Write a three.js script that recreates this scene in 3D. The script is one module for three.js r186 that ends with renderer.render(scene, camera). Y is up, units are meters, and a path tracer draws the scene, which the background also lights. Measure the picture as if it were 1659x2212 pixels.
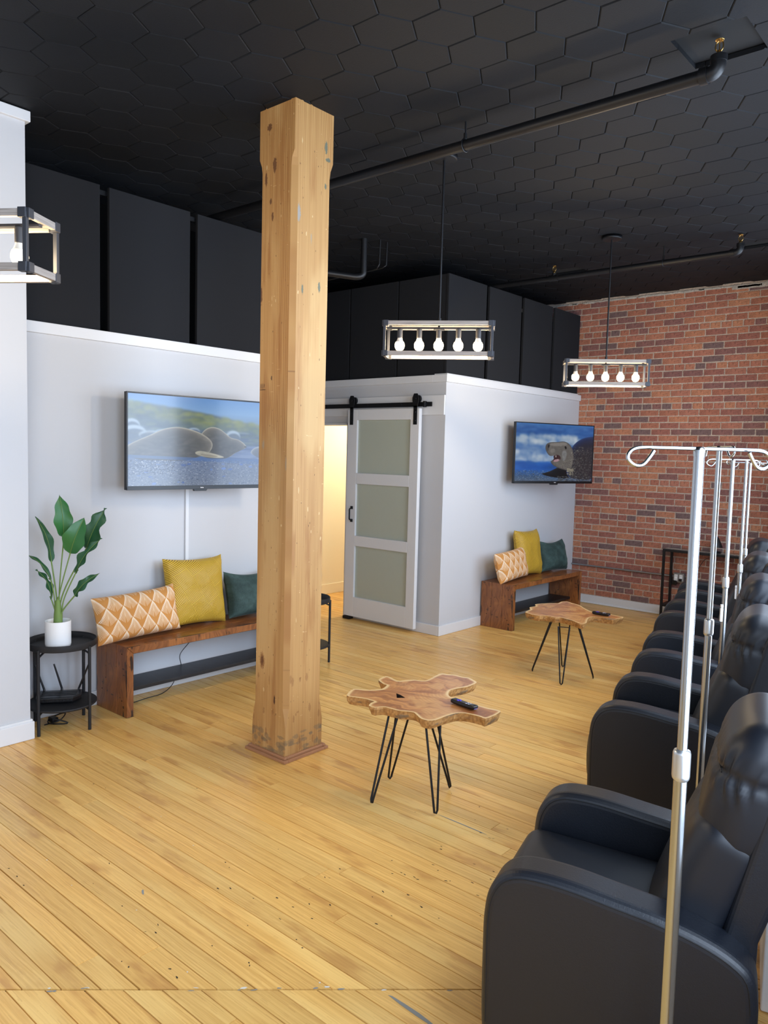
import * as THREE from 'three';
import { RoundedBoxGeometry } from 'three/addons/geometries/RoundedBoxGeometry.js';
import { mergeGeometries, mergeVertices } from 'three/addons/utils/BufferGeometryUtils.js';
import { RectAreaLightUniformsLib } from 'three/addons/lights/RectAreaLightUniformsLib.js';
import { Brush, Evaluator, SUBTRACTION } from 'three-bvh-csg';

// ---------------------------------------------------------------- camera, sky, window light, exposure
const scene = new THREE.Scene();
const CAM_H = 1.705, FOCAL = 1663.8;
const camera = new THREE.PerspectiveCamera(2 * Math.atan(1106 / FOCAL) * 180 / Math.PI, 1659 / 2212, 0.05, 60);
{
  const yaw = 40.692 * Math.PI / 180, pitch = 4.414 * Math.PI / 180, roll = 1.504 * Math.PI / 180;
  const f = new THREE.Vector3(-Math.sin(yaw) * Math.cos(pitch), -Math.sin(pitch), -Math.cos(yaw) * Math.cos(pitch));
  const r0 = new THREE.Vector3(Math.cos(yaw), 0, -Math.sin(yaw)), u0 = new THREE.Vector3().crossVectors(r0, f);
  const r = r0.clone().multiplyScalar(Math.cos(roll)).addScaledVector(u0, Math.sin(roll));
  const u = u0.clone().multiplyScalar(Math.cos(roll)).addScaledVector(r0, -Math.sin(roll));
  camera.matrixAutoUpdate = true;
  camera.quaternion.setFromRotationMatrix(new THREE.Matrix4().makeBasis(r, u, f.clone().negate()));
  camera.position.set(0, CAM_H, 0);
}
const renderer = new THREE.WebGLRenderer({ antialias: true });
renderer.toneMapping = THREE.LinearToneMapping;
renderer.toneMappingExposure = 1.0;
renderer.shadowMap.enabled = true;
scene.background = new THREE.Color().setRGB(1.2, 1.5, 2.0);
RectAreaLightUniformsLib.init();

// the window side of the room is skewed by this angle against the television walls; the recliners follow it
const SKEW = 15.19 * Math.PI / 180, ROW = new THREE.Vector3(-1.09, 0, -1.99);
const rowPoint = (s, y, u) => new THREE.Vector3(ROW.x + s * Math.cos(SKEW) - u * Math.sin(SKEW), y, ROW.z - s * Math.sin(SKEW) - u * Math.cos(SKEW));
const WINDOWS = [[-4.3, -2.5], [-2.1, -0.3], [0.95, 2.75], [3.15, 5.5]];           // along the row
const SILL = 0.72, HEAD = 3.25, WALL_IN = 0.98, WALL_OUT = 1.24;
const DAY = new THREE.Color().setRGB(0.74, 0.89, 1.1), DAY_POWER = [7.6, 5.8, 7.4, 3.4];
WINDOWS.forEach(([a, b], i) => {
  const l = new THREE.RectAreaLight(DAY, DAY_POWER[i], b - a - 0.1, HEAD - SILL - 0.1);
  l.name = 'window_daylight';
  l.position.copy(rowPoint(WALL_IN + 0.03, (SILL + HEAD) / 2, (a + b) / 2));
  l.lookAt(rowPoint(-5, (SILL + HEAD) / 2 - 0.4, (a + b) / 2));
  scene.add(l);
});
const LAMP = new THREE.Color().setRGB(1, 0.77, 0.47), BULB_POWER = 0.55;

// ---------------------------------------------------------------- helpers
let seedState = 20240611;
const rnd = () => { seedState = (seedState + 0x6d2b79f5) | 0; let t = Math.imul(seedState ^ (seedState >>> 15), 1 | seedState); t = (t + Math.imul(t ^ (t >>> 7), 61 | t)) ^ t; return ((t ^ (t >>> 14)) >>> 0) / 4294967296; };
const rr = (a, b) => a + (b - a) * rnd();
const clamp = (v, a = 0, b = 1) => Math.min(b, Math.max(a, v));
const smooth = (a, b, v) => { const t = clamp((v - a) / (b - a)); return t * t * (3 - 2 * t); };
const LATT = new Float32Array(65536); for (let i = 0; i < 65536; i++) LATT[i] = rnd();
// value noise on a lattice that wraps at px, py
function vn(x, y, px = 256, py = 256) {
  const xi = Math.floor(x), yi = Math.floor(y), fx = x - xi, fy = y - yi;
  const m = (v, p) => ((v % p) + p) % p, x0 = m(xi, px), x1 = m(xi + 1, px), y0 = m(yi, py), y1 = m(yi + 1, py);
  const sx = fx * fx * (3 - 2 * fx), sy = fy * fy * (3 - 2 * fy), g = (a, b) => LATT[((a & 255) << 8) | (b & 255)];
  const a = g(x0, y0), b = g(x1, y0), c = g(x0, y1), d = g(x1, y1);
  return a + (b - a) * sx + (c - a) * sy + (a - b - c + d) * sx * sy;
}
function fbm(x, y, o = 4, px = 256, py = 256) { let s = 0, a = 0.5, t = 0; for (let i = 0; i < o; i++) { s += a * vn(x, y, px, py); t += a; a *= 0.5; x *= 2; y *= 2; px *= 2; py *= 2; } return s / t; }
function tex(w, h, fn, srgb = true) {
  const d = new Uint8Array(w * h * 4);
  for (let y = 0; y < h; y++) for (let x = 0; x < w; x++) {
    const c = fn(x / w, y / h), i = (y * w + x) * 4;
    d[i] = clamp(c[0], 0, 255); d[i + 1] = clamp(c[1] ?? c[0], 0, 255); d[i + 2] = clamp(c[2] ?? c[0], 0, 255); d[i + 3] = 255;
  }
  const t = new THREE.DataTexture(d, w, h, THREE.RGBAFormat);
  t.wrapS = t.wrapT = THREE.RepeatWrapping; t.magFilter = THREE.LinearFilter; t.minFilter = THREE.LinearFilter;
  if (srgb) t.colorSpace = THREE.SRGBColorSpace;
  t.needsUpdate = true; return t;
}
const scaled = (t, mx, my) => { t.repeat.set(1 / mx, 1 / my); return t; };     // texture spans mx by my metres
function canvasTex(w, h, paint) {
  const c = document.createElement('canvas'); c.width = w; c.height = h; paint(c.getContext('2d'), w, h);
  const t = new THREE.CanvasTexture(c); t.colorSpace = THREE.SRGBColorSpace; t.magFilter = THREE.LinearFilter; return t;
}
const mix3 = (a, b, t) => [a[0] + (b[0] - a[0]) * t, a[1] + (b[1] - a[1]) * t, a[2] + (b[2] - a[2]) * t];
const std = (o) => new THREE.MeshStandardMaterial(o), phys = (o) => new THREE.MeshPhysicalMaterial(o);

function boxUV(g) {
  if (g.index) g = g.toNonIndexed();
  const p = g.attributes.position, n = g.attributes.normal, uv = new Float32Array(p.count * 2);
  for (let i = 0; i < p.count; i += 3) {
    const ax = Math.abs(n.getX(i) + n.getX(i + 1) + n.getX(i + 2)), ay = Math.abs(n.getY(i) + n.getY(i + 1) + n.getY(i + 2)), az = Math.abs(n.getZ(i) + n.getZ(i + 1) + n.getZ(i + 2));
    for (let k = i; k < i + 3; k++) {
      const x = p.getX(k), y = p.getY(k), z = p.getZ(k);
      if (ax >= ay && ax >= az) { uv[k * 2] = z; uv[k * 2 + 1] = y; } else if (ay >= az) { uv[k * 2] = x; uv[k * 2 + 1] = z; } else { uv[k * 2] = x; uv[k * 2 + 1] = y; }
    }
  }
  g.setAttribute('uv', new THREE.BufferAttribute(uv, 2)); return g;
}
const clean = (g) => { g = g.index ? g.toNonIndexed() : g; for (const k of Object.keys(g.attributes)) if (!['position', 'normal', 'uv', 'color'].includes(k)) g.deleteAttribute(k); if (!g.attributes.uv) g = boxUV(g); g.clearGroups?.(); return g; };
const join = (list) => { list = [list].flat(); return list.length === 1 ? list[0] : mergeGeometries(list.map(clean)); };
const box = (w, h, d, x = 0, y = 0, z = 0) => boxUV(new THREE.BoxGeometry(w, h, d).translate(x, y, z));
const span = (x0, x1, y0, y1, z0, z1) => box(Math.abs(x1 - x0), Math.abs(y1 - y0), Math.abs(z1 - z0), (x0 + x1) / 2, (y0 + y1) / 2, (z0 + z1) / 2);
const rbox = (w, h, d, r, x = 0, y = 0, z = 0, s = 2) => boxUV(new RoundedBoxGeometry(w, h, d, s, Math.min(r, w / 2.01, h / 2.01, d / 2.01)).translate(x, y, z));
const rspan = (x0, x1, y0, y1, z0, z1, r = 0.003) => rbox(Math.abs(x1 - x0), Math.abs(y1 - y0), Math.abs(z1 - z0), r, (x0 + x1) / 2, (y0 + y1) / 2, (z0 + z1) / 2);
const V = (x, y, z) => new THREE.Vector3(x, y, z);
function cyl(a, b, r0, r1 = r0, n = 16) {
  const d = b.clone().sub(a), g = new THREE.CylinderGeometry(r1, r0, d.length(), n);
  g.applyQuaternion(new THREE.Quaternion().setFromUnitVectors(V(0, 1, 0), d.clone().normalize()));
  return g.translate((a.x + b.x) / 2, (a.y + b.y) / 2, (a.z + b.z) / 2);
}
const lathe = (pts, n = 24) => new THREE.LatheGeometry(pts.map(([x, y]) => new THREE.Vector2(x, y)), n);
const curve = (pts, closed = false, t = 0.5) => new THREE.CatmullRomCurve3(pts, closed, 'catmullrom', t);
const tube = (pts, r, seg = 24, n = 8) => new THREE.TubeGeometry(Array.isArray(pts) ? curve(pts) : pts, seg, r, n, false);
function polyTube(pts, r, n = 8) { const p = new THREE.CurvePath(); for (let i = 1; i < pts.length; i++) p.add(new THREE.LineCurve3(pts[i - 1], pts[i])); return tube(p, r, (pts.length - 1) * 6, n); }
function extrude(pts, depth, bevel = 0, seg = 2, curveSeg = 8) {
  const s = pts instanceof THREE.Shape ? pts : new THREE.Shape(pts.map(([x, y]) => new THREE.Vector2(x, y)));
  return new THREE.ExtrudeGeometry(s, { depth: depth - 2 * bevel, bevelEnabled: bevel > 0, bevelSize: bevel, bevelThickness: bevel, bevelOffset: -bevel, bevelSegments: seg, curveSegments: curveSeg }).translate(0, 0, bevel - depth / 2);
}
// a soft rounded block, finely divided; shape(v) may push its vertices further
function soft(w, h, d, r, shape, n = 14) {
  let g = mergeVertices((() => { const b = new THREE.BoxGeometry(2, 2, 2, n, n, n); b.deleteAttribute('normal'); b.deleteAttribute('uv'); return b; })(), 1e-4);
  const p = g.attributes.position, q = new THREE.Vector3(), c = new THREE.Vector3(), half = V(w / 2, h / 2, d / 2);
  const warp = (t) => Math.sign(t) * (1 - Math.pow(1 - Math.abs(t), 1.6));
  for (let i = 0; i < p.count; i++) {
    q.set(warp(p.getX(i)) * half.x, warp(p.getY(i)) * half.y, warp(p.getZ(i)) * half.z);
    c.set(clamp(q.x, -half.x + r, half.x - r), clamp(q.y, -half.y + r, half.y - r), clamp(q.z, -half.z + r, half.z - r));
    const dd = q.clone().sub(c);
    if (dd.lengthSq() > 1e-12) q.copy(c).addScaledVector(dd.normalize(), r);
    if (shape) shape(q);
    p.setXYZ(i, q.x, q.y, q.z);
  }
  g.computeVertexNormals(); return g;
}
const numbers = {};
const numbered = (n) => { const k = numbers[n] = (numbers[n] ?? -1) + 1; return k ? `${n}_${String(k).padStart(3, '0')}` : n; };
const lit = (m) => { m.castShadow = true; m.receiveShadow = true; return m; };
function part(name, geos, mat, parent, label) { const m = lit(new THREE.Mesh(join(geos), mat)); m.name = name; parent.add(m); if (label) m.userData.label = label; return m; }
function thing(name, label, category, [x, y, z] = [0, 0, 0], turn = 0, group) {
  const o = new THREE.Group(); o.name = numbered(name); o.position.set(x, y, z); o.rotation.y = turn; scene.add(o);
  o.userData = { label, category }; if (group) o.userData.group = group; return o;
}
function one(name, geos, mat, label, category, group, [x, y, z] = [0, 0, 0], turn = 0) {
  const m = part(numbered(name), geos, mat, scene); m.position.set(x, y, z); m.rotation.y = turn; m.userData = { label, category }; if (group) m.userData.group = group; return m;
}
function struct(name, geos, mat, label, category = 'wall') { const m = part(numbered(name), geos, mat, scene); m.userData = { kind: 'structure', label, category }; return m; }
function structGroup(name, label, category) { const o = new THREE.Group(); o.name = numbered(name); o.userData = { kind: 'structure', label, category }; scene.add(o); return o; }
function copy(o, label, [x, y, z], turn) { const c = o.clone(); c.name = numbered(o.name.replace(/_\d{3}$/, '')); c.userData = { ...o.userData, label }; c.position.set(x, y, z); if (turn !== undefined) c.rotation.y = turn; scene.add(c); return c; }

// ---------------------------------------------------------------- materials
const plasterBump = scaled(tex(256, 256, (x, y) => [110 + 60 * fbm(x * 32, y * 32, 3, 32, 32)], false), 0.5, 0.5);
const M = {
  wall: std({ color: 0xc4c5c8, roughness: 0.72, bumpMap: plasterBump, bumpScale: 0.0006 }),
  trim: std({ color: 0xd9dadc, roughness: 0.42 }),
  cream: std({ color: 0xefe6cc, roughness: 0.75 }),
  blackPanel: phys({ color: 0x232427, roughness: 0.95, specularIntensity: 0.35, bumpMap: plasterBump, bumpScale: 0.0008 }),
  blackVoid: std({ color: 0x0b0b0d, roughness: 0.95 }),
  blackSteel: std({ color: 0x111216, roughness: 0.45, metalness: 0.3 }),
  matteBlack: std({ color: 0x15161a, roughness: 0.6 }),
  blackPipe: std({ color: 0x17181b, roughness: 0.42, metalness: 0.2 }),
  chrome: std({ color: 0xb9bec2, roughness: 0.2, metalness: 1 }),
  satin: std({ color: 0xcfd2d4, roughness: 0.32, metalness: 0.9 }),
  brass: std({ color: 0xc7a565, roughness: 0.28, metalness: 1 }),
  white: std({ color: 0xf0f1f2, roughness: 0.35 }),
  plastic: std({ color: 0x0d0e12, roughness: 0.3 }),
  frosted: phys({ color: 0xaeb5a8, roughness: 0.18, clearcoat: 0.3, clearcoatRoughness: 0.1 }),
  glass: phys({ color: 0xffffff, roughness: 0.02, transmission: 1, thickness: 0, ior: 1.45 }),
  smoked: phys({ color: 0x8f9496, roughness: 0.05, transmission: 0.75, thickness: 0, ior: 1.5 }),
  galvanized: std({ color: 0x9a9da0, roughness: 0.45, metalness: 0.8 }),
};
// oak strip floor: grain runs along u
const floorTex = scaled(tex(1024, 512, (x, y) => {
  const warp = fbm(x * 6, y * 8, 3, 6, 8) * 0.6;
  const g = fbm(x * 10, y * 220 + warp * 8, 3, 10, 220), l = fbm(x * 3, y * 5, 4, 3, 5), s = vn(x * 24, y * 512, 24, 256);
  let c = mix3([232, 186, 110], [204, 152, 80], clamp(g * 1.3 - 0.25));
  c = mix3(c, [240, 202, 130], smooth(0.5, 0.8, l) * 0.55);
  c = mix3(c, [176, 120, 60], smooth(0.62, 0.85, fbm(x * 9 + 3, y * 14, 4, 9, 14)) * 0.55);
  if (s > 0.9) c = mix3(c, [168, 118, 62], 0.22);
  return c;
}), 2.2, 0.9);
const floorRough = scaled(tex(512, 256, (x, y) => { const v = fbm(x * 12, y * 24, 4, 12, 24), k = fbm(x * 40, y * 40, 2, 40, 40); return [0, 80 + 70 * v + 30 * k, 0]; }, false), 2.2, 0.9);
M.floor = phys({ map: floorTex, roughnessMap: floorRough, roughness: 0.95, vertexColors: true, clearcoat: 0.4, clearcoatRoughness: 0.26 });
M.groove = std({ color: 0x2e2013, roughness: 0.9 });
M.wear = std({ color: 0x2c2117, roughness: 0.9 });
M.putty = std({ color: 0x8d8c86, roughness: 0.8 });
M.paintChip = std({ color: 0xd8d4c8, roughness: 0.7 });
// felt ceiling tiles
const feltBump = scaled(tex(256, 256, (x, y) => [90 + 110 * fbm(x * 64, y * 64, 3, 64, 64)], false), 0.2, 0.2);
M.tiles = [0x0b0e14, 0x0d1016, 0x0a0d12, 0x0e1117].map((c) => phys({ color: c, roughness: 0.72, specularIntensity: 0.6, bumpMap: feltBump, bumpScale: 0.0009 }));
// brick
const brickTex = scaled(tex(512, 512, (x, y) => {
  const n = fbm(x * 20, y * 20, 4, 20, 20), f = vn(x * 180, y * 180, 180, 180);
  let v = 228 + 44 * (n - 0.5) + 30 * (f - 0.5);
  const sp = fbm(x * 60 + 9, y * 60, 2, 60, 60);
  if (sp > 0.74) return mix3([v, v, v], [255, 240, 225], 0.6);
  if (sp < 0.24) v *= 0.72;
  return [v, v, v];
}), 0.5, 0.5);
const brickBump = scaled(tex(256, 256, (x, y) => [255 * fbm(x * 40, y * 40, 4, 40, 40)], false), 0.3, 0.3);
M.bricks = [0xc38069, 0xc98569, 0xbb7760, 0xce8b6a, 0xbe7b62, 0xae7061, 0x9a6b64, 0xd2916e].map((c) => std({ color: c, map: brickTex, roughness: 0.9, bumpMap: brickBump, bumpScale: 0.004 }));
M.bricks.push(std({ color: 0x866a67, map: brickTex, roughness: 0.85, bumpMap: brickBump, bumpScale: 0.003 }));
M.mortar = std({ color: 0xd6c2b0, map: brickTex, roughness: 0.95, bumpMap: brickBump, bumpScale: 0.006 });
M.mortarWhite = std({ color: 0xcfc6ba, map: brickTex, roughness: 0.95, bumpMap: brickBump, bumpScale: 0.006 });
// old timber of the column, u across two faces, v up
const postTex = tex(512, 2048, (x, y) => {
  const X = x * 0.56, Y = y * 3.5;
  const warp = 0.012 * fbm(X * 8, Y * 1.3, 3);
  const g = fbm((X + warp) * 150, Y * 2.2, 3), ring = 0.5 + 0.5 * Math.sin((X + warp * 3.5 + 0.02 * fbm(X * 3 + 7, Y * 0.9, 3)) * 420);
  let c = mix3([190, 146, 88], [144, 94, 45], clamp(0.55 * g + 0.4 * ring * smooth(0.35, 0.65, fbm(X * 5, Y * 0.8 + 3, 2)) - 0.12));
  c = mix3(c, [204, 166, 110], smooth(0.5, 0.78, fbm(X * 7 + 5, Y * 1.6, 4)) * 0.7);
  c = mix3(c, [150, 98, 48], smooth(0.6, 0.82, fbm(X * 22 + 2, Y * 2.6 + 1, 4)) * 0.5);
  const spot = fbm(X * 95 + 11, Y * 34, 2); if (spot > 0.9) c = mix3(c, [110, 72, 42], 0.6 * smooth(0.9, 0.94, spot));
  const scratch = vn(X * 30 + 40, Y * 240); if (scratch > 0.965 && fbm(X * 14, Y * 9, 2) > 0.5) c = mix3(c, [232, 200, 150], 0.6);
  const grey = fbm(X * 16 + 31, Y * 5 + 3, 3); if (grey > 0.86) c = mix3(c, [150, 146, 140], smooth(0.86, 0.92, grey) * 0.5);
  return c;
});
// knots, paint smears, pencilled tally marks and dirty boot marks where the photograph shows them
{
  const d = postTex.image.data;
  const spotAt = (fx, fy, rx, ry, col, a = 0.9) => {
    const cx = fx * 512, cy = fy / 3.5 * 2048, RX = rx / 0.56 * 512, RY = ry / 3.5 * 2048;
    for (let y = Math.floor(cy - RY * 1.4); y <= cy + RY * 1.4; y++) for (let x = Math.floor(cx - RX * 1.4); x <= cx + RX * 1.4; x++) {
      if (x < 0 || x > 511 || y < 0 || y > 2047) continue;
      const e = Math.hypot((x - cx) / RX, (y - cy) / RY) + 0.5 * (vn(x * 0.35 + fx * 91, y * 0.3 + fy * 17) - 0.5);
      if (e < 1) { const i = (y * 512 + x) * 4, k = a * smooth(1, 0.7, e); for (let j = 0; j < 3; j++) d[i + j] += (col[j] - d[i + j]) * k; }
    }
  };
  const dark = [74, 44, 24], green = [82, 96, 88], grey = [150, 150, 150];
  spotAt(0.14, 0.52, 0.012, 0.03, dark); spotAt(0.14, 0.52, 0.022, 0.05, [120, 72, 34], 0.6); spotAt(0.33, 0.32, 0.007, 0.03, dark);
  for (const [x, y, w, h] of [[0.1, 3.1, 0.012, 0.04], [0.22, 3.16, 0.016, 0.045], [0.17, 2.98, 0.009, 0.018], [0.2, 2.9, 0.009, 0.025], [0.14, 3.36, 0.02, 0.02], [0.05, 2.5, 0.01, 0.05]]) spotAt(x, y, w, h, [96, 60, 34], 0.8);
  for (const [x, y, w, h] of [[0.9, 3.28, 0.012, 0.035], [0.93, 3.22, 0.02, 0.012], [0.9, 3.08, 0.008, 0.016], [0.62, 2.52, 0.007, 0.03], [0.84, 2.55, 0.01, 0.03], [0.97, 2.98, 0.008, 0.012]]) spotAt(x, y, w, h, green, 0.75);
  spotAt(0.56, 2.9, 0.014, 0.05, grey, 0.8);
  for (let k = 0; k < 4; k++) spotAt(0.06 + k * 0.018, 2.02, 0.0022, 0.016, [60, 36, 22], 1);
  spotAt(0.09, 2.0, 0.03, 0.002, [60, 36, 22], 1); spotAt(0.22, 2.06, 0.004, 0.012, [60, 36, 22], 1);
  for (let k = 0; k < 70; k++) spotAt(rnd(), rr(0.2, 3.3), rr(0.001, 0.0024), rr(0.002, 0.007), [84, 52, 30], 0.8);
  for (let k = 0; k < 60; k++) spotAt(rnd(), rr(0.0, 0.14), rr(0.01, 0.035), rr(0.006, 0.02), [112, 98, 80], 0.4);
  for (let k = 0; k < 26; k++) spotAt(rnd(), rr(0.05, 0.5), rr(0.004, 0.012), rr(0.008, 0.03), [126, 80, 44], 0.35);
  for (let k = 0; k < 30; k++) spotAt(rnd(), rr(0.05, 3.3), rr(0.002, 0.006), rr(0.002, 0.02), [226, 198, 150], 0.6);
}
M.post = std({ map: postTex, roughness: 0.6, bumpMap: postTex, bumpScale: 0.002 });
const oakTrim = scaled(tex(256, 256, (x, y) => { const g = fbm(x * 4, y * 60, 3, 4, 60); return mix3([188, 138, 100], [146, 100, 68], g); }), 0.4, 0.1);
M.oakTrim = std({ map: oakTrim, roughness: 0.5 });
// reclaimed bench wood, grain along u
const benchTex = scaled(tex(1024, 512, (x, y) => {
  const w = fbm(x * 4, y * 6, 3, 4, 6), g = fbm(x * 6, y * 120 + w * 10, 4, 6, 120);
  let c = mix3([156, 97, 50], [108, 62, 31], clamp(g * 1.4 - 0.2));
  c = mix3(c, [176, 112, 56], smooth(0.55, 0.8, fbm(x * 5 + 4, y * 9, 3, 5, 9)) * 0.5);
  const st = fbm(x * 3 + 8, y * 24, 4, 3, 24); c = mix3(c, [34, 20, 15], smooth(0.66, 0.73, st) * 0.9);
  const k = fbm(x * 26, y * 26 + 5, 2, 26, 26); if (k > 0.86) c = mix3(c, [40, 22, 14], 0.8);
  return c;
}), 1.1, 0.5);
const benchTexUp = benchTex.clone(); benchTexUp.rotation = Math.PI / 2; benchTexUp.repeat.set(1 / 0.5, 1 / 1.1); benchTexUp.needsUpdate = true;
M.bench = phys({ map: benchTex, roughness: 0.38, clearcoat: 0.35, clearcoatRoughness: 0.25 });
M.benchUp = phys({ map: benchTexUp, roughness: 0.38, clearcoat: 0.35, clearcoatRoughness: 0.25 });
M.blackBoard = std({ map: scaled(tex(512, 128, (x, y) => { const g = fbm(x * 8, y * 40, 4, 8, 40); return mix3([16, 19, 24], [36, 42, 48], smooth(0.55, 0.85, g)); }), 1.2, 0.3), roughness: 0.4 });
// weathered lamp bars
M.lampWood = std({ map: scaled(tex(512, 64, (x, y) => { const g = fbm(x * 6, y * 30, 4, 6, 30); return mix3([174, 163, 153], [130, 120, 112], clamp(g * 1.5 - 0.3)); }), 0.5, 0.05), roughness: 0.7 });
M.lampMetal = std({ color: 0x3e3f44, roughness: 0.5, metalness: 0.4 });
M.socket = std({ color: 0x3a3a3d, roughness: 0.5 });
M.bulbGlow = std({ color: 0xfff4dc, emissive: new THREE.Color().setRGB(1, 0.82, 0.52), emissiveIntensity: 9, roughness: 0.4 });
M.bulbCollar = std({ color: 0xf4efe2, roughness: 0.5 });
// leather
const leatherBump = scaled(tex(512, 512, (x, y) => { const a = fbm(x * 90, y * 90, 2, 90, 90), b = fbm(x * 6, y * 6, 3, 6, 6); return [70 + 110 * a + 60 * b]; }, false), 0.25, 0.25);
M.leather = phys({ color: 0x0d131d, roughness: 0.45, bumpMap: leatherBump, bumpScale: 0.0006, clearcoat: 0.18, clearcoatRoughness: 0.42 });
M.stitch = std({ color: 0x0c0e12, roughness: 0.6 });
M.leaf = phys({ color: 0x2c6b34, roughness: 0.42, side: THREE.DoubleSide, clearcoat: 0.2, clearcoatRoughness: 0.4 });
M.leafDark = phys({ color: 0x1f5230, roughness: 0.45, side: THREE.DoubleSide, clearcoat: 0.2, clearcoatRoughness: 0.4 });
M.stalk = std({ color: 0x6f8a45, roughness: 0.6 });
M.soil = std({ color: 0x2a211a, roughness: 1 });

// ---------------------------------------------------------------- room shell
const W1 = -4.655, W2 = -4.237, D1 = -5.756, DB = -8.40, HC = 3.51, CAP = 2.433, CAPB = 2.366, PTOP = 3.343;

// floor: planks along x, cut by one diagonal seam near the camera
const floor = structGroup('floor', 'honey coloured narrow strip wood floor with a diagonal seam', 'floor');
part('subfloor', span(-7.1, 1.7, -0.12, -0.014, 2.7, -8.7), M.groove, floor);
{
  // clip a polygon of [x, z] to the side of the seam
  const S = [-2.369, -0.975], SD = [0.7325, -0.6808], SN = [-SD[1], SD[0]];   // SN points towards +x, +z ... sign taken below
  const side = (p) => (p[0] - S[0]) * SN[0] + (p[1] - S[1]) * SN[1];
  const clip = (poly, s) => { const out = []; for (let i = 0; i < poly.length; i++) { const a = poly[i], b = poly[(i + 1) % poly.length], da = side(a) * s - 0.0026, db = side(b) * s - 0.0026; if (da >= 0) out.push(a); if ((da > 0) !== (db > 0)) { const t = da / (da - db); out.push([a[0] + (b[0] - a[0]) * t, a[1] + (b[1] - a[1]) * t]); } } return out; };
  const prism = (poly, top, tint, uo, vo) => {
    const pos = [], nor = [], uv = [], col = [], n = poly.length, cx = poly.reduce((s, p) => s + p[0], 0) / n, cz = poly.reduce((s, p) => s + p[1], 0) / n;
    const B = 0.0011, inset = poly.map(([x, z]) => { const dx = cx - x, dz = cz - z; return [x + Math.sign(dx) * B, z + Math.sign(dz) * B]; });
    const push = (p, nn) => { pos.push(...p); nor.push(...nn); uv.push(p[0] + uo, p[2] + vo); col.push(...tint); };
    let area = 0; for (let i = 0; i < n; i++) { const a = poly[i], b = poly[(i + 1) % n]; area += a[0] * b[1] - b[0] * a[1]; }
    if (area > 0) { poly = [...poly].reverse(); inset.reverse(); }
    for (let i = 1; i < n - 1; i++) for (const k of [0, i, i + 1]) push([inset[k][0], top, inset[k][1]], [0, 1, 0]);
    for (let i = 0; i < n; i++) {
      const a = poly[i], b = poly[(i + 1) % n], ai = inset[i], bi = inset[(i + 1) % n], nx = -(b[1] - a[1]), nz = b[0] - a[0], l = Math.hypot(nx, nz) || 1, N = [nx / l * 0.7, 0.7, nz / l * 0.7];
      const A = [ai[0], top, ai[1]], Bq = [bi[0], top, bi[1]], Cq = [b[0], top - 0.006, b[1]], Dq = [a[0], top - 0.006, a[1]];
      for (const p of [A, Cq, Bq, A, Dq, Cq]) push(p, N);
    }
    const g = new THREE.BufferGeometry();
    g.setAttribute('position', new THREE.Float32BufferAttribute(pos, 3)); g.setAttribute('normal', new THREE.Float32BufferAttribute(nor, 3)); g.setAttribute('uv', new THREE.Float32BufferAttribute(uv, 2)); g.setAttribute('color', new THREE.Float32BufferAttribute(col, 3));
    g.computeVertexNormals(); return g;
  };
  const rest = [], single = [];
  const PW = 0.0826;
  const lay = (s, off) => {
    for (let k = 0; k * PW < 11.2; k++) {
      const z1 = 2.65 - k * PW - off, z0 = z1 - PW; if (z0 < -8.46) continue;
      let x = -7.05 - rr(0, 1.6); const gap = rnd() < 0.14 ? 0.0024 : 0.0011;
      while (x < 1.65) {
        const len = rr(1.4, 4.6), x1 = x + len;
        let poly = clip([[x + 0.0007, z1 - gap], [x1 - 0.0007, z1 - gap], [x1 - 0.0007, z0 + gap * 0.4], [x + 0.0007, z0 + gap * 0.4]], s);
        if (poly.length > 2) {
          const b = rr(0.98, 1.14), warm = rr(-0.03, 0.03), tint = [b * (1 + warm), b, b * (0.93 - warm * 1.6)];
          const cz = (z0 + z1) / 2, cx = clamp((x + x1) / 2, -4, -1);
          const g = prism(poly, -rr(0, 0.0008), tint, rr(0, 5), rr(0, 5));
          const inView = cz < -0.75 && cz > -6.3 && x1 > -4.9 && x < -1.0 && (x1 > -4.7 || cz < -4.6);
          (inView ? single : rest).push([g, Math.hypot(cx, cz), cz]);
        }
        x = x1;
      }
    }
  };
  lay(1, 0); lay(-1, 0.037);
  single.sort((a, b) => a[1] - b[1]);
  single.forEach(([g], i) => { if (i < 300) part('plank', g, M.floor, floor); else rest.push([g]); });
  const far = part('plank_field', rest.map((r) => r[0]), M.floor, floor); far.userData.kind = 'stuff';
  // nicks, dark scuffs and putty along the boards, thin flakes of real outline
  const flake = (x, z, rx, rz, turn) => { const n = 9, s = new THREE.Shape(); for (let i = 0; i < n; i++) { const a = i / n * 6.283, k = rr(0.6, 1.1); s[i ? 'lineTo' : 'moveTo'](Math.cos(a) * rx * k, Math.sin(a) * rz * k); } const g = new THREE.ShapeGeometry(s, 1); g.rotateX(-Math.PI / 2).rotateY(turn).translate(x, 0.0004, z); return g; };
  const scuffs = [], putty = [], chips = [];
  for (let i = 0; i < 70; i++) { const t = rnd(), x = -2.35 + t * 1.15 + rr(-0.28, 0.28), z = -1.5 - t * 1.6 + rr(-0.3, 0.3); scuffs.push(flake(x, z, rr(0.003, 0.010), rr(0.0015, 0.003), rr(-0.5, 0.5))); }
  for (let i = 0; i < 26; i++) scuffs.push(flake(rr(-3.9, -1.6), rr(-3.4, -1.2), rr(0.003, 0.009), rr(0.001, 0.003), rr(-1, 1)));
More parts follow.
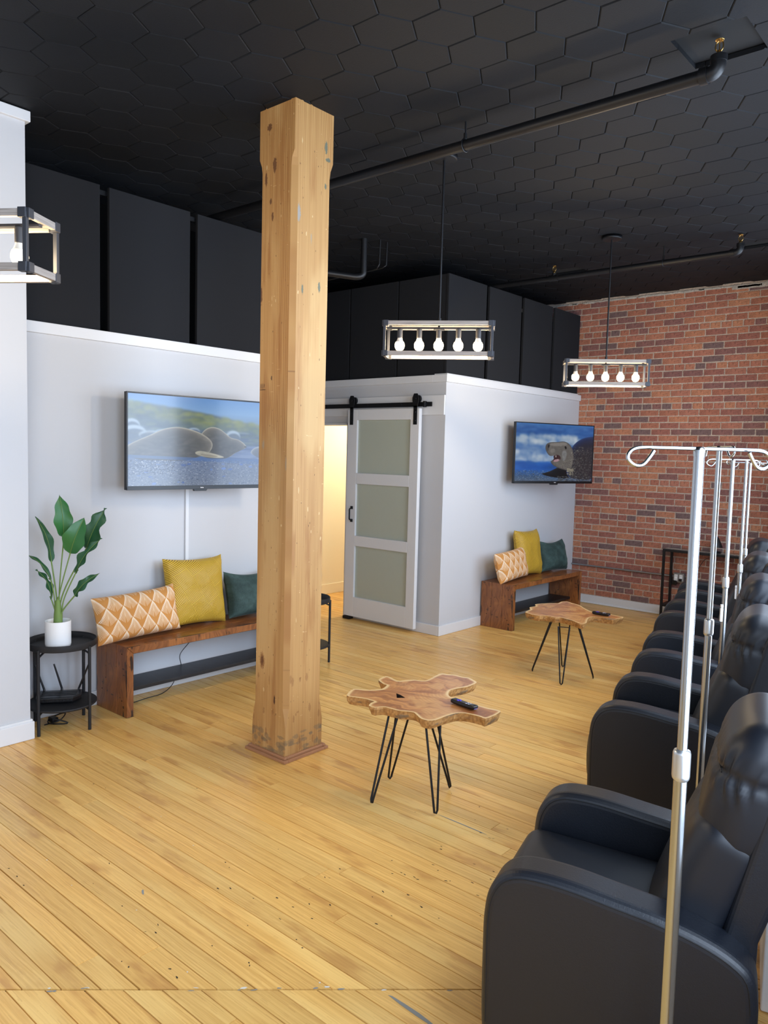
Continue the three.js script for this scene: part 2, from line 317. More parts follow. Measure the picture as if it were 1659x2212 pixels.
  for (let i = 0; i < 16; i++) { const t = rr(0.0, 1.5); (i % 3 ? putty : chips).push(flake(S[0] + SD[0] * t + rr(-0.01, 0.01), S[1] + SD[1] * t + rr(-0.008, 0.008), rr(0.006, 0.015), rr(0.002, 0.005), 0.75 + rr(-0.3, 0.3))); }
  for (let i = 0; i < 10; i++) chips.push(flake(rr(-3.4, -1.6), rr(-2.8, -1.2), rr(0.002, 0.005), rr(0.002, 0.004), 0));
  putty.push(flake(-2.52, -1.57, 0.02, 0.005, -0.5), flake(-1.36, -1.78, 0.11, 0.009, -0.05), flake(-1.95, -2.87, 0.14, 0.004, -0.02));
  for (const [list, mat, name] of [[scuffs, M.wear, 'dark_scuffs'], [putty, M.putty, 'putty_marks'], [chips, M.paintChip, 'pale_chips']]) part(name, list, mat, floor).userData.kind = 'stuff';
}

// ceiling: dark slab with hexagonal felt tiles, openings cut for the sprinklers
const ceiling = structGroup('ceiling', 'black ceiling covered in hexagonal felt acoustic tiles', 'ceiling');
part('slab', span(-7.1, 1.7, HC + 0.026, HC + 0.2, 2.7, -8.7), M.blackVoid, ceiling);
const HOLES = [[-1.37, -1.06, -3.41, -3.72], [-3.86, -3.52, -6.84, -7.04], [-2.1, -1.7, -6.88, -7.06]];
{
  const A = 0.1475, F = A * Math.sqrt(3), E = 0.0045, T = 0.022;
  const hexAt = (r, y) => [...Array(6)].map((_, i) => [Math.cos(i * Math.PI / 3) * r, y, Math.sin(i * Math.PI / 3) * r]);
  const pos = [], R0 = A - 0.0011, o = hexAt(R0, T), m = hexAt(R0, E), f = hexAt(R0 - E * 1.15, 0), tri = (a, b, c) => pos.push(...a, ...b, ...c);
  for (let i = 0; i < 6; i++) { const j = (i + 1) % 6; tri(o[i], m[j], m[i]); tri(o[i], o[j], m[j]); tri(m[i], f[j], f[i]); tri(m[i], m[j], f[j]); tri(f[i], f[j], [0, 0, 0]); tri(o[j], o[i], [0, T, 0]); }
  let hex = new THREE.BufferGeometry(); hex.setAttribute('position', new THREE.Float32BufferAttribute(pos, 3));
  hex.computeVertexNormals();
  // make faces look outward
  { const p = hex.attributes.position, nn = hex.attributes.normal; for (let i = 0; i < p.count; i += 3) { const c = V(0, 0, 0); for (let k = 0; k < 3; k++) c.add(V(p.getX(i + k), p.getY(i + k) - T / 2, p.getZ(i + k))); if (c.dot(V(nn.getX(i), nn.getY(i), nn.getZ(i))) < 0) { const t = [p.getX(i), p.getY(i), p.getZ(i)]; p.setXYZ(i, p.getX(i + 1), p.getY(i + 1), p.getZ(i + 1)); p.setXYZ(i + 1, ...t); } } hex.computeVertexNormals(); }
  hex = boxUV(hex);
  const spots = [], ev = new Evaluator(); ev.attributes = ['position', 'normal', 'uv'];
  const X0 = -2.083, Z0 = -2.733;                                   // a tile read from the photograph
  for (let c = -24; c <= 18; c++) for (let r = -26; r <= 22; r++) {
    const x = X0 + c * 1.5 * A, z = Z0 + (r + (c & 1) / 2) * F;
    if (x < -7.05 || x > 1.65 || z > 2.65 || z < DB + 0.1) continue;
    spots.push([x, z]);
  }
  const v = new THREE.Vector3(), rest = [];
  camera.updateMatrixWorld(); camera.aspect = 1659 / 2212; camera.updateProjectionMatrix();
  const inView = (x, z) => { v.set(x, HC, z).project(camera); return Math.abs(v.x) < 1.06 && Math.abs(v.y) < 1.05 && v.z < 1; };
  spots.sort((a, b) => Math.hypot(...a) - Math.hypot(...b));
  let n = 0;
  for (const [x, z] of spots) {
    const mat = M.tiles[Math.floor(rnd() * 4)], dy = rr(-0.0012, 0.0012);
    let g = hex;
    const near = HOLES.filter(([x0, x1, z1, z0]) => x > x0 - A && x < x1 + A && z > z0 - A && z < z1 + A);
    if (near.length) {
      let b = new Brush(hex.clone().translate(x, HC + dy, z)); b.updateMatrixWorld();
      for (const [x0, x1, z1, z0] of near) { const h = new Brush(span(x0, x1, HC - 0.05, HC + 0.1, z1, z0)); h.updateMatrixWorld(); b = ev.evaluate(b, h, SUBTRACTION); b.updateMatrixWorld(); }
      g = b.geometry; g.clearGroups(); g.translate(-x, -HC - dy, -z);
      if (!g.attributes.position.count) continue;
    }
    if (inView(x, z) && n < 300) { const t = part('hexagon_tile', g, mat, ceiling); t.position.set(x, HC + dy, z); n++; }
    else rest.push(clean(g.clone()).translate(x, HC + dy, z));
  }
  part('tile_field', rest, M.tiles[0], ceiling).userData.kind = 'stuff';
}

// walls
struct('wall_left', span(-4.80, W1, 0, CAPB, -1.9, -4.45), M.wall, 'pale grey partition wall behind the larger television');
struct('wall_left_pier', span(-4.9, -4.355, 0, HC - 0.05, 2.6, -1.98), M.wall, 'pale grey full height wall end at the left edge');
struct('wall_corridor', span(-7.1, -4.80, 0, CAPB, -4.33, -4.45), M.wall, 'pale wall turning into the side passage');
struct('wall_corridor_end', span(-7.1, -7.0, 0, CAPB, -4.33, -8.5), M.wall, 'pale wall closing the side passage');
struct('wall_door', [span(-7.1, -6.3, 0, CAPB, D1, D1 - 0.12), span(-6.3, -5.45, 1.994, CAPB, D1, D1 - 0.12), span(-5.45, W2, 0, CAPB, D1, D1 - 0.12)], M.wall, 'pale grey wall carrying the sliding barn door');
struct('wall_partition', span(W2 - 0.12, W2, 0, CAPB, D1 - 0.12, DB + 0.004), M.wall, 'pale grey partition wall behind the smaller television');
struct('wall_inner', span(-6.6, -6.45, 0, CAPB, D1 - 0.12, -8.5), M.cream, 'cream wall seen through the open doorway');
struct('ceiling_inner', span(-6.6, W2 - 0.06, CAPB - 0.03, CAPB, D1 - 0.12, DB), M.cream, 'cream ceiling of the small room behind the barn door', 'ceiling');
struct('wall_void', [span(-7.1, -7.02, CAPB, HC + 0.02, 2.6, -8.6), span(-7.1, W1 - 0.15, CAPB - 0.02, CAPB, -1.9, -4.33)], M.blackVoid, 'black void behind the upper panels');
struct('wall_front', span(-7.1, 2.4, 0, HC + 0.02, 2.6, 2.75), M.wall, 'pale wall behind the viewer');
// caps, baseboards, header board
const rim = 0.022;
struct('trim_1', [rspan(-4.82, W1 + rim, CAPB, CAP, -1.95, -4.47)], M.trim, 'white cap rail along the top of the left partition', 'trim');
struct('trim_2', [rspan(W2 - 0.14, W2 + rim, CAPB, CAP, D1 + rim, DB + 0.01), rspan(-7.0, W2 - 0.139, CAPB, CAP, D1 - 0.13, D1 + rim), rspan(W2 - 0.14, W2 + 0.008, CAP, CAP + 0.012, D1, DB + 0.06)], M.trim, 'white cap rail around the door block', 'trim');
struct('trim_3', [rspan(-4.9, -4.355 + rim, HC - 0.062, HC - 0.006, 2.6, -1.98 - rim)], M.trim, 'white rail at the head of the left wall end', 'trim');
struct('trim_4', [rspan(-6.45, W2 - 0.002, 2.065, 2.247, D1 - 0.001, D1 + 0.02)], M.trim, 'white header board behind the barn door track', 'trim');
struct('baseboard_left', rspan(W1 - 0.01, W1 + 0.016, 0, 0.095, -1.98, -4.466, 0.004), M.trim, 'white baseboard under the left partition', 'baseboard');
struct('baseboard_pier', [rspan(-4.7, -4.355 + 0.018, 0, 0.105, 2.6, -1.98 - 0.018, 0.005), rspan(-4.7, -4.355 + 0.011, 0.1, 0.118, 2.6, -1.98 - 0.011, 0.005)], M.trim, 'white baseboard at the left wall end', 'baseboard');
struct('baseboard_partition', [rspan(W2 - 0.01, W2 + 0.016, 0, 0.095, D1 + 0.016, DB + 0.02, 0.004), rspan(-5.45, W2 - 0.009, 0, 0.095, D1 - 0.01, D1 + 0.016, 0.004)], M.trim, 'white baseboard around the door block', 'baseboard');
struct('baseboard_back', [rspan(W2, -1.6, 0.0, 0.097, DB - 0.01, DB + 0.018, 0.004), rspan(W2, -1.6, 0, 0.02, DB, DB + 0.03, 0.008)], M.trim, 'white baseboard under the brick wall', 'baseboard');
struct('baseboard_inner', rspan(-6.46, -6.435, 0, 0.12, D1 - 0.12, -8.45, 0.004), M.cream, 'cream baseboard in the room behind the door', 'baseboard');
// black acoustic panels above the partitions
{
  const g = structGroup('wall_left_upper', 'black upper wall of tall acoustic panels above the left partition', 'wall');
  part('backing', span(-4.98, -4.9, CAP, PTOP - 0.05, -1.9, -4.45), M.blackVoid, g);
  for (const [a, b] of [[-1.985, -2.588], [-2.652, -3.264], [-3.326, -3.94], [-4.0, -4.44]]) part('acoustic_panel', rspan(W1 - 0.03, W1 - 0.004, CAP + 0.002, PTOP, a, b, 0.003), M.blackPanel, g);
  part('hanging_rail', span(W1 - 0.06, W1 - 0.035, PTOP - 0.05, PTOP - 0.02, -1.98, -4.43), M.blackSteel, g);
  const h = structGroup('wall_partition_upper', 'black upper wall of acoustic panels above the door block', 'wall');
  part('backing', [span(W2 - 0.34, W2 - 0.28, CAP, PTOP - 0.06, D1 - 0.3, DB), span(-7.0, W2 - 0.34, CAP, PTOP - 0.06, D1 - 0.36, D1 - 0.3)], M.blackVoid, h);
  for (const [a, b] of [[-5.752, -6.376], [-6.428, -7.026], [-7.081, -7.683], [-7.735, -8.332]]) part('acoustic_panel', rspan(W2 - 0.028, W2 - 0.002, CAP + 0.014, PTOP, a, b, 0.003), M.blackPanel, h);
  for (const [a, b] of [[-4.262, -4.83], [-4.848, -5.463], [-5.481, -6.1], [-6.12, -6.75]]) part('acoustic_panel', rspan(a, b, CAP + 0.002, PTOP, D1 - 0.028, D1 - 0.002, 0.003), M.blackPanel, h);
}

// brick wall: individual bricks over a recessed mortar bed
{
  const g = structGroup('wall_back', 'exposed red brick wall with pale mortar at the far end', 'wall');
  part('mortar', boxUV(new THREE.BoxGeometry(5.9, HC + 0.02, 0.2, 1, 1, 1).translate(-4.15, (HC + 0.02) / 2, DB - 0.1 - 0.003)), M.mortar, g);
  const BH = 0.0575, CH = 0.0694, SL = 0.204, HL = 0.098, DP = 0.05;
  const variant = (len) => {
    const b = new RoundedBoxGeometry(len, BH, DP, 1, 0.004), p = b.attributes.position, jit = new Map();
    for (let i = 0; i < p.count; i++) { const k = [p.getX(i), p.getY(i), p.getZ(i)].map((q) => q.toFixed(4)).join(); if (!jit.has(k)) jit.set(k, [rr(-0.0022, 0.0022), rr(-0.0018, 0.0018), rr(-0.0012, 0.0012)]); const j = jit.get(k); p.setXYZ(i, p.getX(i) + j[0], p.getY(i) + j[1], p.getZ(i) + j[2]); }
    b.computeVertexNormals(); return boxUV(b);
  };
  const stretch = [...Array(6)].map(() => variant(SL)), head = [...Array(5)].map(() => variant(HL));
  const list = [], v = new THREE.Vector3();
  for (let row = 0; row * CH + 0.035 < HC - 0.03; row++) {
    const y = 0.03 + row * CH + CH / 2, header = row % 6 === 2, L = header ? HL : SL, pitch = L + 0.0115;
    let x = -5.1 + (row % 2 ? pitch / 2 : 0) + rr(-0.02, 0.02);
    while (x < -1.2) {
      const geo = header ? head[Math.floor(rnd() * 5)] : stretch[Math.floor(rnd() * 6)], k = rnd();
      const mat = M.bricks[k < 0.08 ? 8 : k < 0.2 ? 6 : k < 0.32 ? 5 : Math.floor(rnd() * 5) + (rnd() < 0.2 ? 3 : 0)] ?? M.bricks[0];
      const cx = x + L / 2; v.set(cx, y, DB).project(camera);
      const seen = Math.abs(v.x) < 1.01 && cx > W2 + 0.02 && cx < -2.05 && !(y > 1.46 && y < 2.02 && cx < -4.1) && y > 0.2;
      list.push([geo, mat, cx, y + rr(-0.0015, 0.0015), DB - DP / 2 + rr(0.0, 0.004), rr(-0.006, 0.006), seen ? Math.hypot(cx, y - CAM_H, DB) : 99]);
      x += pitch;
    }
  }
  list.sort((a, b) => a[6] - b[6]);
  const rest = new Map(); let n = 0;
  for (const [geo, mat, x, y, z, t, d] of list) {
    if (n < 300 && d < 90) { const b = part('brick', geo, mat, g); b.position.set(x, y, z); b.rotation.z = t; n++; }
    else { if (!rest.has(mat)) rest.set(mat, []); rest.get(mat).push(clean(geo.clone()).rotateZ(t).translate(x, y, z)); }
  }
  for (const [mat, geos] of rest) part('brick_field', geos, mat, g).userData.kind = 'stuff';
  // rough white mortar smears left under the ceiling
  const smear = [];
  for (let i = 0; i < 26; i++) { const w = rr(0.08, 0.26), x = -1.9 - i * 0.11 + rr(-0.05, 0.05), big = i < 7; smear.push(soft(w, rr(0.016, 0.03) * (big ? 1.9 : 1), 0.012, 0.006, (q) => { q.y += 0.006 * (vn(q.x * 40 + i * 9, 3) - 0.5); }, 6).translate(x, HC - (big ? 0.028 : 0.014), DB + 0.002)); }
  part('mortar_smear', smear, M.mortarWhite, g);
}

// window wall (right, just outside the frame): piers, sills, frames and panes
{
  const along = (list) => list.map((q) => q.rotateY(SKEW).translate(ROW.x, 0, ROW.z));
  const z0 = 4.9, z1 = -7.2, solid = [span(WALL_IN, WALL_OUT, 0, SILL, z0, z1), span(WALL_IN, WALL_OUT, HEAD, HC + 0.02, z0, z1)];
  let last = z0; for (const [a, b] of WINDOWS) { solid.push(span(WALL_IN, WALL_OUT, SILL, HEAD, last, -a)); last = -b; } solid.push(span(WALL_IN, WALL_OUT, SILL, HEAD, last, z1));
  struct('wall_right', along(solid.map(clean)), M.wall, 'pale wall with tall windows along the recliner side');
  WINDOWS.forEach(([a, b], i) => {
    const w = structGroup(`window_${i + 1}`, 'tall white framed window beside the recliners', 'window'), x = (WALL_IN + WALL_OUT) / 2 + 0.04, c = (a + b) / 2, my = SILL + 1.35;
    part('window_frame', along([span(x - 0.04, x + 0.04, SILL, HEAD, -a, -a - 0.06), span(x - 0.04, x + 0.04, SILL, HEAD, -b, -b + 0.06), span(x - 0.04, x + 0.04, SILL, SILL + 0.07, -a, -b), span(x - 0.04, x + 0.04, HEAD - 0.06, HEAD, -a, -b), span(x - 0.03, x + 0.03, SILL, HEAD, -c - 0.025, -c + 0.025), span(x - 0.03, x + 0.03, my - 0.03, my + 0.03, -a, -b)].map(clean)), M.trim, w);
    part('window_sill', along([clean(rspan(WALL_IN - 0.05, x, SILL - 0.03, SILL + 0.005, -a + 0.04, -b - 0.04))]), M.trim, w);
    for (const [p, q] of [[a, c], [c, b]]) for (const [r, s] of [[SILL, my], [my, HEAD]]) part('pane', along([clean(span(x - 0.003, x + 0.003, r + 0.03, s - 0.03, -p - 0.03, -q + 0.03))]), M.glass, w);
  });
}

// ---------------------------------------------------------------- timber column
{
  const o = thing('timber_column', 'weathered square wooden column rising from floor to black ceiling', 'column', [-3.2, 0, -2.92]);
  const h = 0.14, c = 0.026, y0 = 0.02, lo = 0.24, hi = HC - 0.29;
  // octagonal section whose chamfers run out near both ends
  const pos = [], uv = [], ring = (y, k) => { const q = c * k; return [[h, -h + q], [h, h - q], [h - q, h], [-h + q, h], [-h, h - q], [-h, -h + q], [-h + q, -h], [h - q, -h]].map(([x, z]) => [x + 0.0015 * (vn(y * 9 + x * 30, z * 30 + 5) - 0.5), y, z + 0.0015 * (vn(y * 9 + 40 + x * 30, z * 30) - 0.5)]); };
  const levels = [[y0, 0.08], [lo - 0.06, 0.1], [lo, 0.5], [lo + 0.05, 1]]; for (let y = lo + 0.3; y < hi - 0.1; y += 0.25) levels.push([y, 1]); levels.push([hi - 0.04, 1], [hi, 0.75], [hi + 0.035, 0.1], [HC + 0.02, 0.06]);
  const U = (p, j) => { const [x, , z] = p; return j === 0 ? 0.5 + (h - z) / 0.56 : j === 2 ? (x + h) / 0.56 : j === 1 ? 0.5 : j === 4 ? (h + z) / 0.56 : (h - x) / 0.56; };
  for (let i = 1; i < levels.length; i++) {
    const a = ring(...levels[i - 1]), b = ring(...levels[i]);
    for (let j = 0; j < 8; j++) {
      const k = (j + 1) % 8, quad = [a[j], a[k], b[k], a[j], b[k], b[j]];
      for (const q of [quad[0], quad[2], quad[1], quad[3], quad[5], quad[4]]) { pos.push(...q); uv.push(U(q, j), q[1] / 3.55); }
    }
  }
  const g = new THREE.BufferGeometry(); g.setAttribute('position', new THREE.Float32BufferAttribute(pos, 3)); g.setAttribute('uv', new THREE.Float32BufferAttribute(uv, 2)); g.computeVertexNormals();
  part('shaft', g, M.post, o);
  const q = 0.168; for (const e of [0, 1, 2, 3]) { const w = e & 1 ? h - 0.003 : q, w2 = e & 1 ? h - 0.003 : q - 0.012; part('base_molding', [rspan(-w, w, 0, 0.016, h - 0.002, q, 0.003).rotateY(e * Math.PI / 2), rspan(-w2, w2, 0.0155, 0.03, h - 0.002, q - 0.012, 0.004).rotateY(e * Math.PI / 2)], M.oakTrim, o); }
}

// ---------------------------------------------------------------- barn door
{
  const d = structGroup('door_1', 'white sliding barn door with three frosted panes on black track', 'door');
  const x0 = -5.386, x1 = -4.473, y0 = 0.035, y1 = 2.125, za = D1 + 0.045, zb = D1 + 0.088, gx0 = -5.258, gx1 = -4.576;
  part('stile', rspan(x0, gx0, y0, y1, za, zb), M.trim, d); part('stile', rspan(gx1, x1, y0, y1, za, zb), M.trim, d);
  for (const [a, b] of [[y0, 0.236], [0.758, 0.863], [1.385, 1.494], [2.02, y1]]) part('rail', rspan(gx0, gx1, a, b, za, zb), M.trim, d);
  for (const [a, b] of [[0.236, 0.758], [0.863, 1.385], [1.494, 2.02]]) part('pane', span(gx0 - 0.003, gx1 + 0.003, a - 0.003, b + 0.003, za + 0.012, za + 0.02), M.frosted, d);
  const tr = part('track', [rspan(-6.4, -4.352, 2.142, 2.184, D1 + 0.05, D1 + 0.058, 0.002)], M.blackSteel, d);
  for (const x of [-6.2, -5.75, -5.15, -4.72, -4.42]) part('standoff', [cyl(V(x, 2.163, D1 + 0.018), V(x, 2.163, D1 + 0.052), 0.011), cyl(V(x, 2.163, D1 + 0.056), V(x, 2.163, D1 + 0.066), 0.012, 0.009, 6)], M.blackSteel, tr);
  part('end_stop', rspan(-4.445, -4.42, 2.135, 2.192, D1 + 0.045, D1 + 0.075, 0.004), M.blackSteel, tr);
  for (const x of [-5.332, -4.518]) {
    const hg = part('hanger_strap', [rspan(x - 0.022, x + 0.022, 1.973, 2.15, zb, zb + 0.006, 0.002), extrude([[-0.022, 2.13], [0.022, 2.13], [0.038, 2.2], [0.038, 2.225], [0.02, 2.262], [-0.02, 2.262], [-0.038, 2.225], [-0.038, 2.2]], 0.006, 0.0015).translate(x, 0, zb + 0.003)], M.blackSteel, d);
    part('wheel', cyl(V(x, 2.215, D1 + 0.044), V(x, 2.215, D1 + 0.066), 0.036, 0.036, 28), M.blackSteel, hg);
    part('bolt', [2.215, 2.09, 2.01].map((y) => cyl(V(x, y, zb + 0.004), V(x, y, zb + 0.015), 0.012, 0.009, 6)), M.blackSteel, hg);
  }
  const hz = zb;
  part('handle', [rspan(-5.318, -5.288, 1.128, 1.158, hz, hz + 0.008, 0.002), rspan(-5.318, -5.288, 0.998, 1.028, hz, hz + 0.008, 0.002), polyTube([V(-5.303, 1.14, hz + 0.004), V(-5.303, 1.13, hz + 0.035), V(-5.303, 1.026, hz + 0.035), V(-5.303, 1.016, hz + 0.004)], 0.008)], M.blackSteel, d);
  part('floor_guide', rspan(-5.39, -5.3, 0.0, 0.03, D1 + 0.035, D1 + 0.1, 0.004), M.blackSteel, d);
  struct('trim_5', [rspan(-6.3, -6.28, 0, 1.994, D1 - 0.13, D1 + 0.01), rspan(-5.47, -5.45, 0, 1.994, D1 - 0.13, D1 + 0.01), rspan(-6.3, -5.45, 1.974, 1.994, D1 - 0.13, D1 + 0.01)], M.trim, 'white lining of the open doorway', 'trim');
  const lamp = thing('ceiling_lamp', 'round warm ceiling lamp in the cream room behind the barn door', 'lamp', [-5.55, CAPB - 0.03, -6.9]);
  part('base', lathe([[0, 0], [0.16, 0], [0.16, -0.02], [0, -0.02]]), M.white, lamp);
  part('diffuser', lathe([[0.15, -0.02], [0.14, -0.05], [0.09, -0.07], [0, -0.075]]), std({ color: 0xfff3d8, emissive: new THREE.Color().setRGB(1, 0.85, 0.55), emissiveIntensity: 2.2 }), lamp);
  const pl = new THREE.PointLight(new THREE.Color().setRGB(1, 0.88, 0.66), 4.6); pl.castShadow = true; pl.shadow.radius = 6; pl.position.set(0, -0.2, 0); pl.name = 'ceiling_lamp_light'; lamp.add(pl);
}

// ---------------------------------------------------------------- pendant lamps
{
  const A = 33 * Math.PI / 180, L = 0.66, W = 0.19, T = 2.508, B = 2.30;
  const make = (label, at) => {
    const o = thing('pendant_lamp', label, 'lamp', [at[0], 0, at[1]], A, 'five bulb linear pendant lamps');
    const hl = L / 2, hw = W / 2, bar = 0.026, th = 0.018;
    for (const y of [T - bar / 2, B + bar / 2]) {
      for (const z of [-hw, hw]) part('wood_bar', rbox(L - 0.05, bar, th, 0.002, 0, y, z), M.lampWood, o);
      for (const x of [-hl, hl]) part('wood_bar', rbox(th, bar, W - 0.05, 0.002, x, y, 0), M.lampWood, o);
      for (const x of [-hl, hl]) for (const z of [-hw, hw]) part('corner_cap', [rbox(0.03, 0.034, th + 0.006, 0.002, x - Math.sign(x) * 0.012, y, z), rbox(th + 0.006, 0.034, 0.03, 0.002, x, y, z - Math.sign(z) * 0.012)], M.lampMetal, o);
    }
    for (const x of [-hl, hl]) for (const z of [-hw, hw]) part('corner_post', rbox(0.016, T - B - 0.02, 0.016, 0.002, x - Math.sign(x) * 0.004, (T + B) / 2, z), M.lampMetal, o);
    part('socket_bar', [rbox(L - 0.01, 0.012, 0.022, 0.003, 0, T - 0.03, 0), lathe([[0, 0], [0.034, 0], [0.034, 0.006], [0, 0.006]]).translate(0, T - 0.042, 0)], M.lampMetal, o);
    part('rod', [cyl(V(0, T - 0.03, 0), V(0, HC - 0.02, 0), 0.0065), cyl(V(0, T - 0.005, 0), V(0, T + 0.03, 0), 0.011)], M.blackSteel, o);
    part('canopy', lathe([[0, -0.03], [0.072, -0.03], [0.08, -0.022], [0.08, 0], [0, 0]], 32).translate(0, HC, 0), M.blackSteel, o);
    for (let k = -2; k <= 2; k++) {
      const s = part('socket', lathe([[0, 0.06], [0.0155, 0.06], [0.0165, 0.055], [0.0165, 0.004], [0.014, 0], [0, 0]], 20).translate(k * 0.121, T - 0.092, 0), M.socket, o);
      const by = T - 0.092;
      part('bulb_neck', lathe([[0.0255, -0.024], [0.02, -0.017], [0.0155, -0.003], [0.0135, 0.004]], 20).translate(k * 0.121, by, 0), M.bulbCollar, s);
      part('bulb', lathe([[0, -0.078], [0.008, -0.0775], [0.02, -0.072], [0.028, -0.061], [0.0308, -0.048], [0.0302, -0.036], [0.0255, -0.024]], 24).translate(k * 0.121, by, 0), M.bulbGlow, s);
      const pl = new THREE.PointLight(LAMP, BULB_POWER); pl.name = 'bulb_light'; pl.castShadow = true; pl.shadow.radius = 1.4; pl.position.set(k * 0.121, by - 0.05, 0); o.add(pl);
    }
    return o;
  };
  make('five bulb pendant lamp hanging before the barn door', [-2.912, -3.862]);
  make('five bulb pendant lamp hanging nearest the brick wall', [-2.831, -6.05]);
  make('five bulb pendant lamp cut by the left edge of the photo', [-3.05, -1.14]);
}

// ---------------------------------------------------------------- televisions
function television(label, left, right, y0, y1, paint, wallX) {
  const dx = right[0] - left[0], dz = right[1] - left[1], w = Math.hypot(dx, dz), h = y1 - y0;
  const o = thing('television', label, 'television', [(left[0] + right[0]) / 2, (y0 + y1) / 2, (left[1] + right[1]) / 2], Math.atan2(-dz, dx));
  // local x runs from the left to the right edge, +z towards the room
  part('housing', [rbox(w, h, 0.03, 0.004, 0, 0, -0.016), rbox(w * 0.8, h * 0.55, 0.04, 0.01, 0, -h * 0.12, -0.045)], M.plastic, o);
  const t = canvasTex(960, 540, paint), pic = new THREE.PlaneGeometry(w - 0.022, h - 0.036).translate(0, 0.008, 0.0005);
  part('screen', pic, phys({ color: 0x0a0a0c, roughness: 0.16, emissive: 0xffffff, emissiveMap: t, emissiveIntensity: 0.62, clearcoat: 0.35, clearcoatRoughness: 0.08 }), o);
  part('bezel', [rbox(w, 0.007, 0.006, 0.001, 0, h / 2 - 0.0035, 0.001), rbox(w, 0.024, 0.006, 0.001, 0, -h / 2 + 0.012, 0.001), rbox(0.008, h, 0.006, 0.001, -w / 2 + 0.004, 0, 0.001), rbox(0.008, h, 0.006, 0.001, w / 2 - 0.004, 0, 0.001)], M.plastic, o);
  const tab = part('receiver_tab', extrude([[-0.055, 0], [0.055, 0], [0.045, -0.014], [-0.05, -0.014]], 0.02, 0.002).translate(0, -h / 2 + 0.001, -0.006), M.plastic, o);
  const logo = canvasTex(128, 48, (c) => { c.fillStyle = '#0d0e12'; c.fillRect(0, 0, 128, 48); c.fillStyle = '#f2f2f4'; c.font = 'bold 40px sans-serif'; c.textAlign = 'center'; c.textBaseline = 'middle'; c.fillText('Roku', 64, 24); });
  part('logo', new THREE.PlaneGeometry(0.034, 0.0125).translate(0.01, -h / 2 + 0.011, 0.0045), std({ map: logo, roughness: 0.4 }), o);
  const inv = new THREE.Vector3(wallX + 0.022, o.position.y - 0.02, o.position.z).applyMatrix4(new THREE.Matrix4().compose(o.position, o.quaternion, V(1, 1, 1)).invert());
  part('wall_bracket', [rbox(0.2, 0.22, 0.014, 0.003, 0, -0.03, -0.068), polyTube([V(0, -0.03, -0.06), V(inv.x * 0.5 + 0.05, -0.03, inv.z * 0.5), inv], 0.016), cyl(inv.clone(), inv.clone().add(V(0, 0, 0.01)), 0.06)], M.blackSteel, o);
  return o;
}
const blob = (c, pts, fill) => { c.fillStyle = fill; c.beginPath(); pts.forEach(([x, y], i) => { const n = pts[(i + 1) % pts.length], mx = (x + n[0]) / 2, my = (y + n[1]) / 2; if (!i) c.moveTo((x + pts[pts.length - 1][0]) / 2, (y + pts[pts.length - 1][1]) / 2); c.quadraticCurveTo(x, y, mx, my); }); c.closePath(); c.fill(); };
const pebbles = (c, n, x0, x1, y0, y1, cols, s0, s1) => { for (let i = 0; i < n; i++) { c.fillStyle = cols[Math.floor(rnd() * cols.length)]; c.globalAlpha = rr(0.3, 0.9); c.beginPath(); c.ellipse(rr(x0, x1), rr(y0, y1), rr(s0, s1) * 2.4, rr(s0, s1), 0, 0, 6.3); c.fill(); } c.globalAlpha = 1; };
const grad = (c, x0, y0, x1, y1, stops) => { const g = c.createLinearGradient(x0, y0, x1, y1); stops.forEach(([t, k]) => g.addColorStop(t, k)); return g; };
const TAU = 6.2832;
// a body drawn as many nested outlines: pale where the light rims it, dark inside
const body = (c, pts, cols, to, n = 16) => { const [tx, ty] = to, rgb = (k) => { const p = k * (cols.length - 1), i = Math.min(cols.length - 2, Math.floor(p)), m = mix3(cols[i], cols[i + 1], p - i); return `rgb(${m.map(Math.round).join(',')})`; }; for (let i = 0; i < n; i++) { const k = i / (n - 1), f = 1 - 0.34 * k * k - 0.05 * k; blob(c, pts.map(([x, y]) => [tx + (x - tx) * f, ty + (y - ty) * f]), rgb(k)); } };
const specks = (c, n, x0, x1, y0, y1, cols, a0, a1, w0, w1, h0, h1, tilt = 0) => { for (let i = 0; i < n; i++) { c.globalAlpha = rr(a0, a1); c.fillStyle = cols[Math.floor(rnd() * cols.length)]; const x = rr(x0, x1), y = rr(y0, y1); c.beginPath(); c.ellipse(x, y + (x - x0) * tilt, rr(w0, w1), rr(h0, h1), rr(-0.2, 0.2), 0, TAU); c.fill(); } c.globalAlpha = 1; };
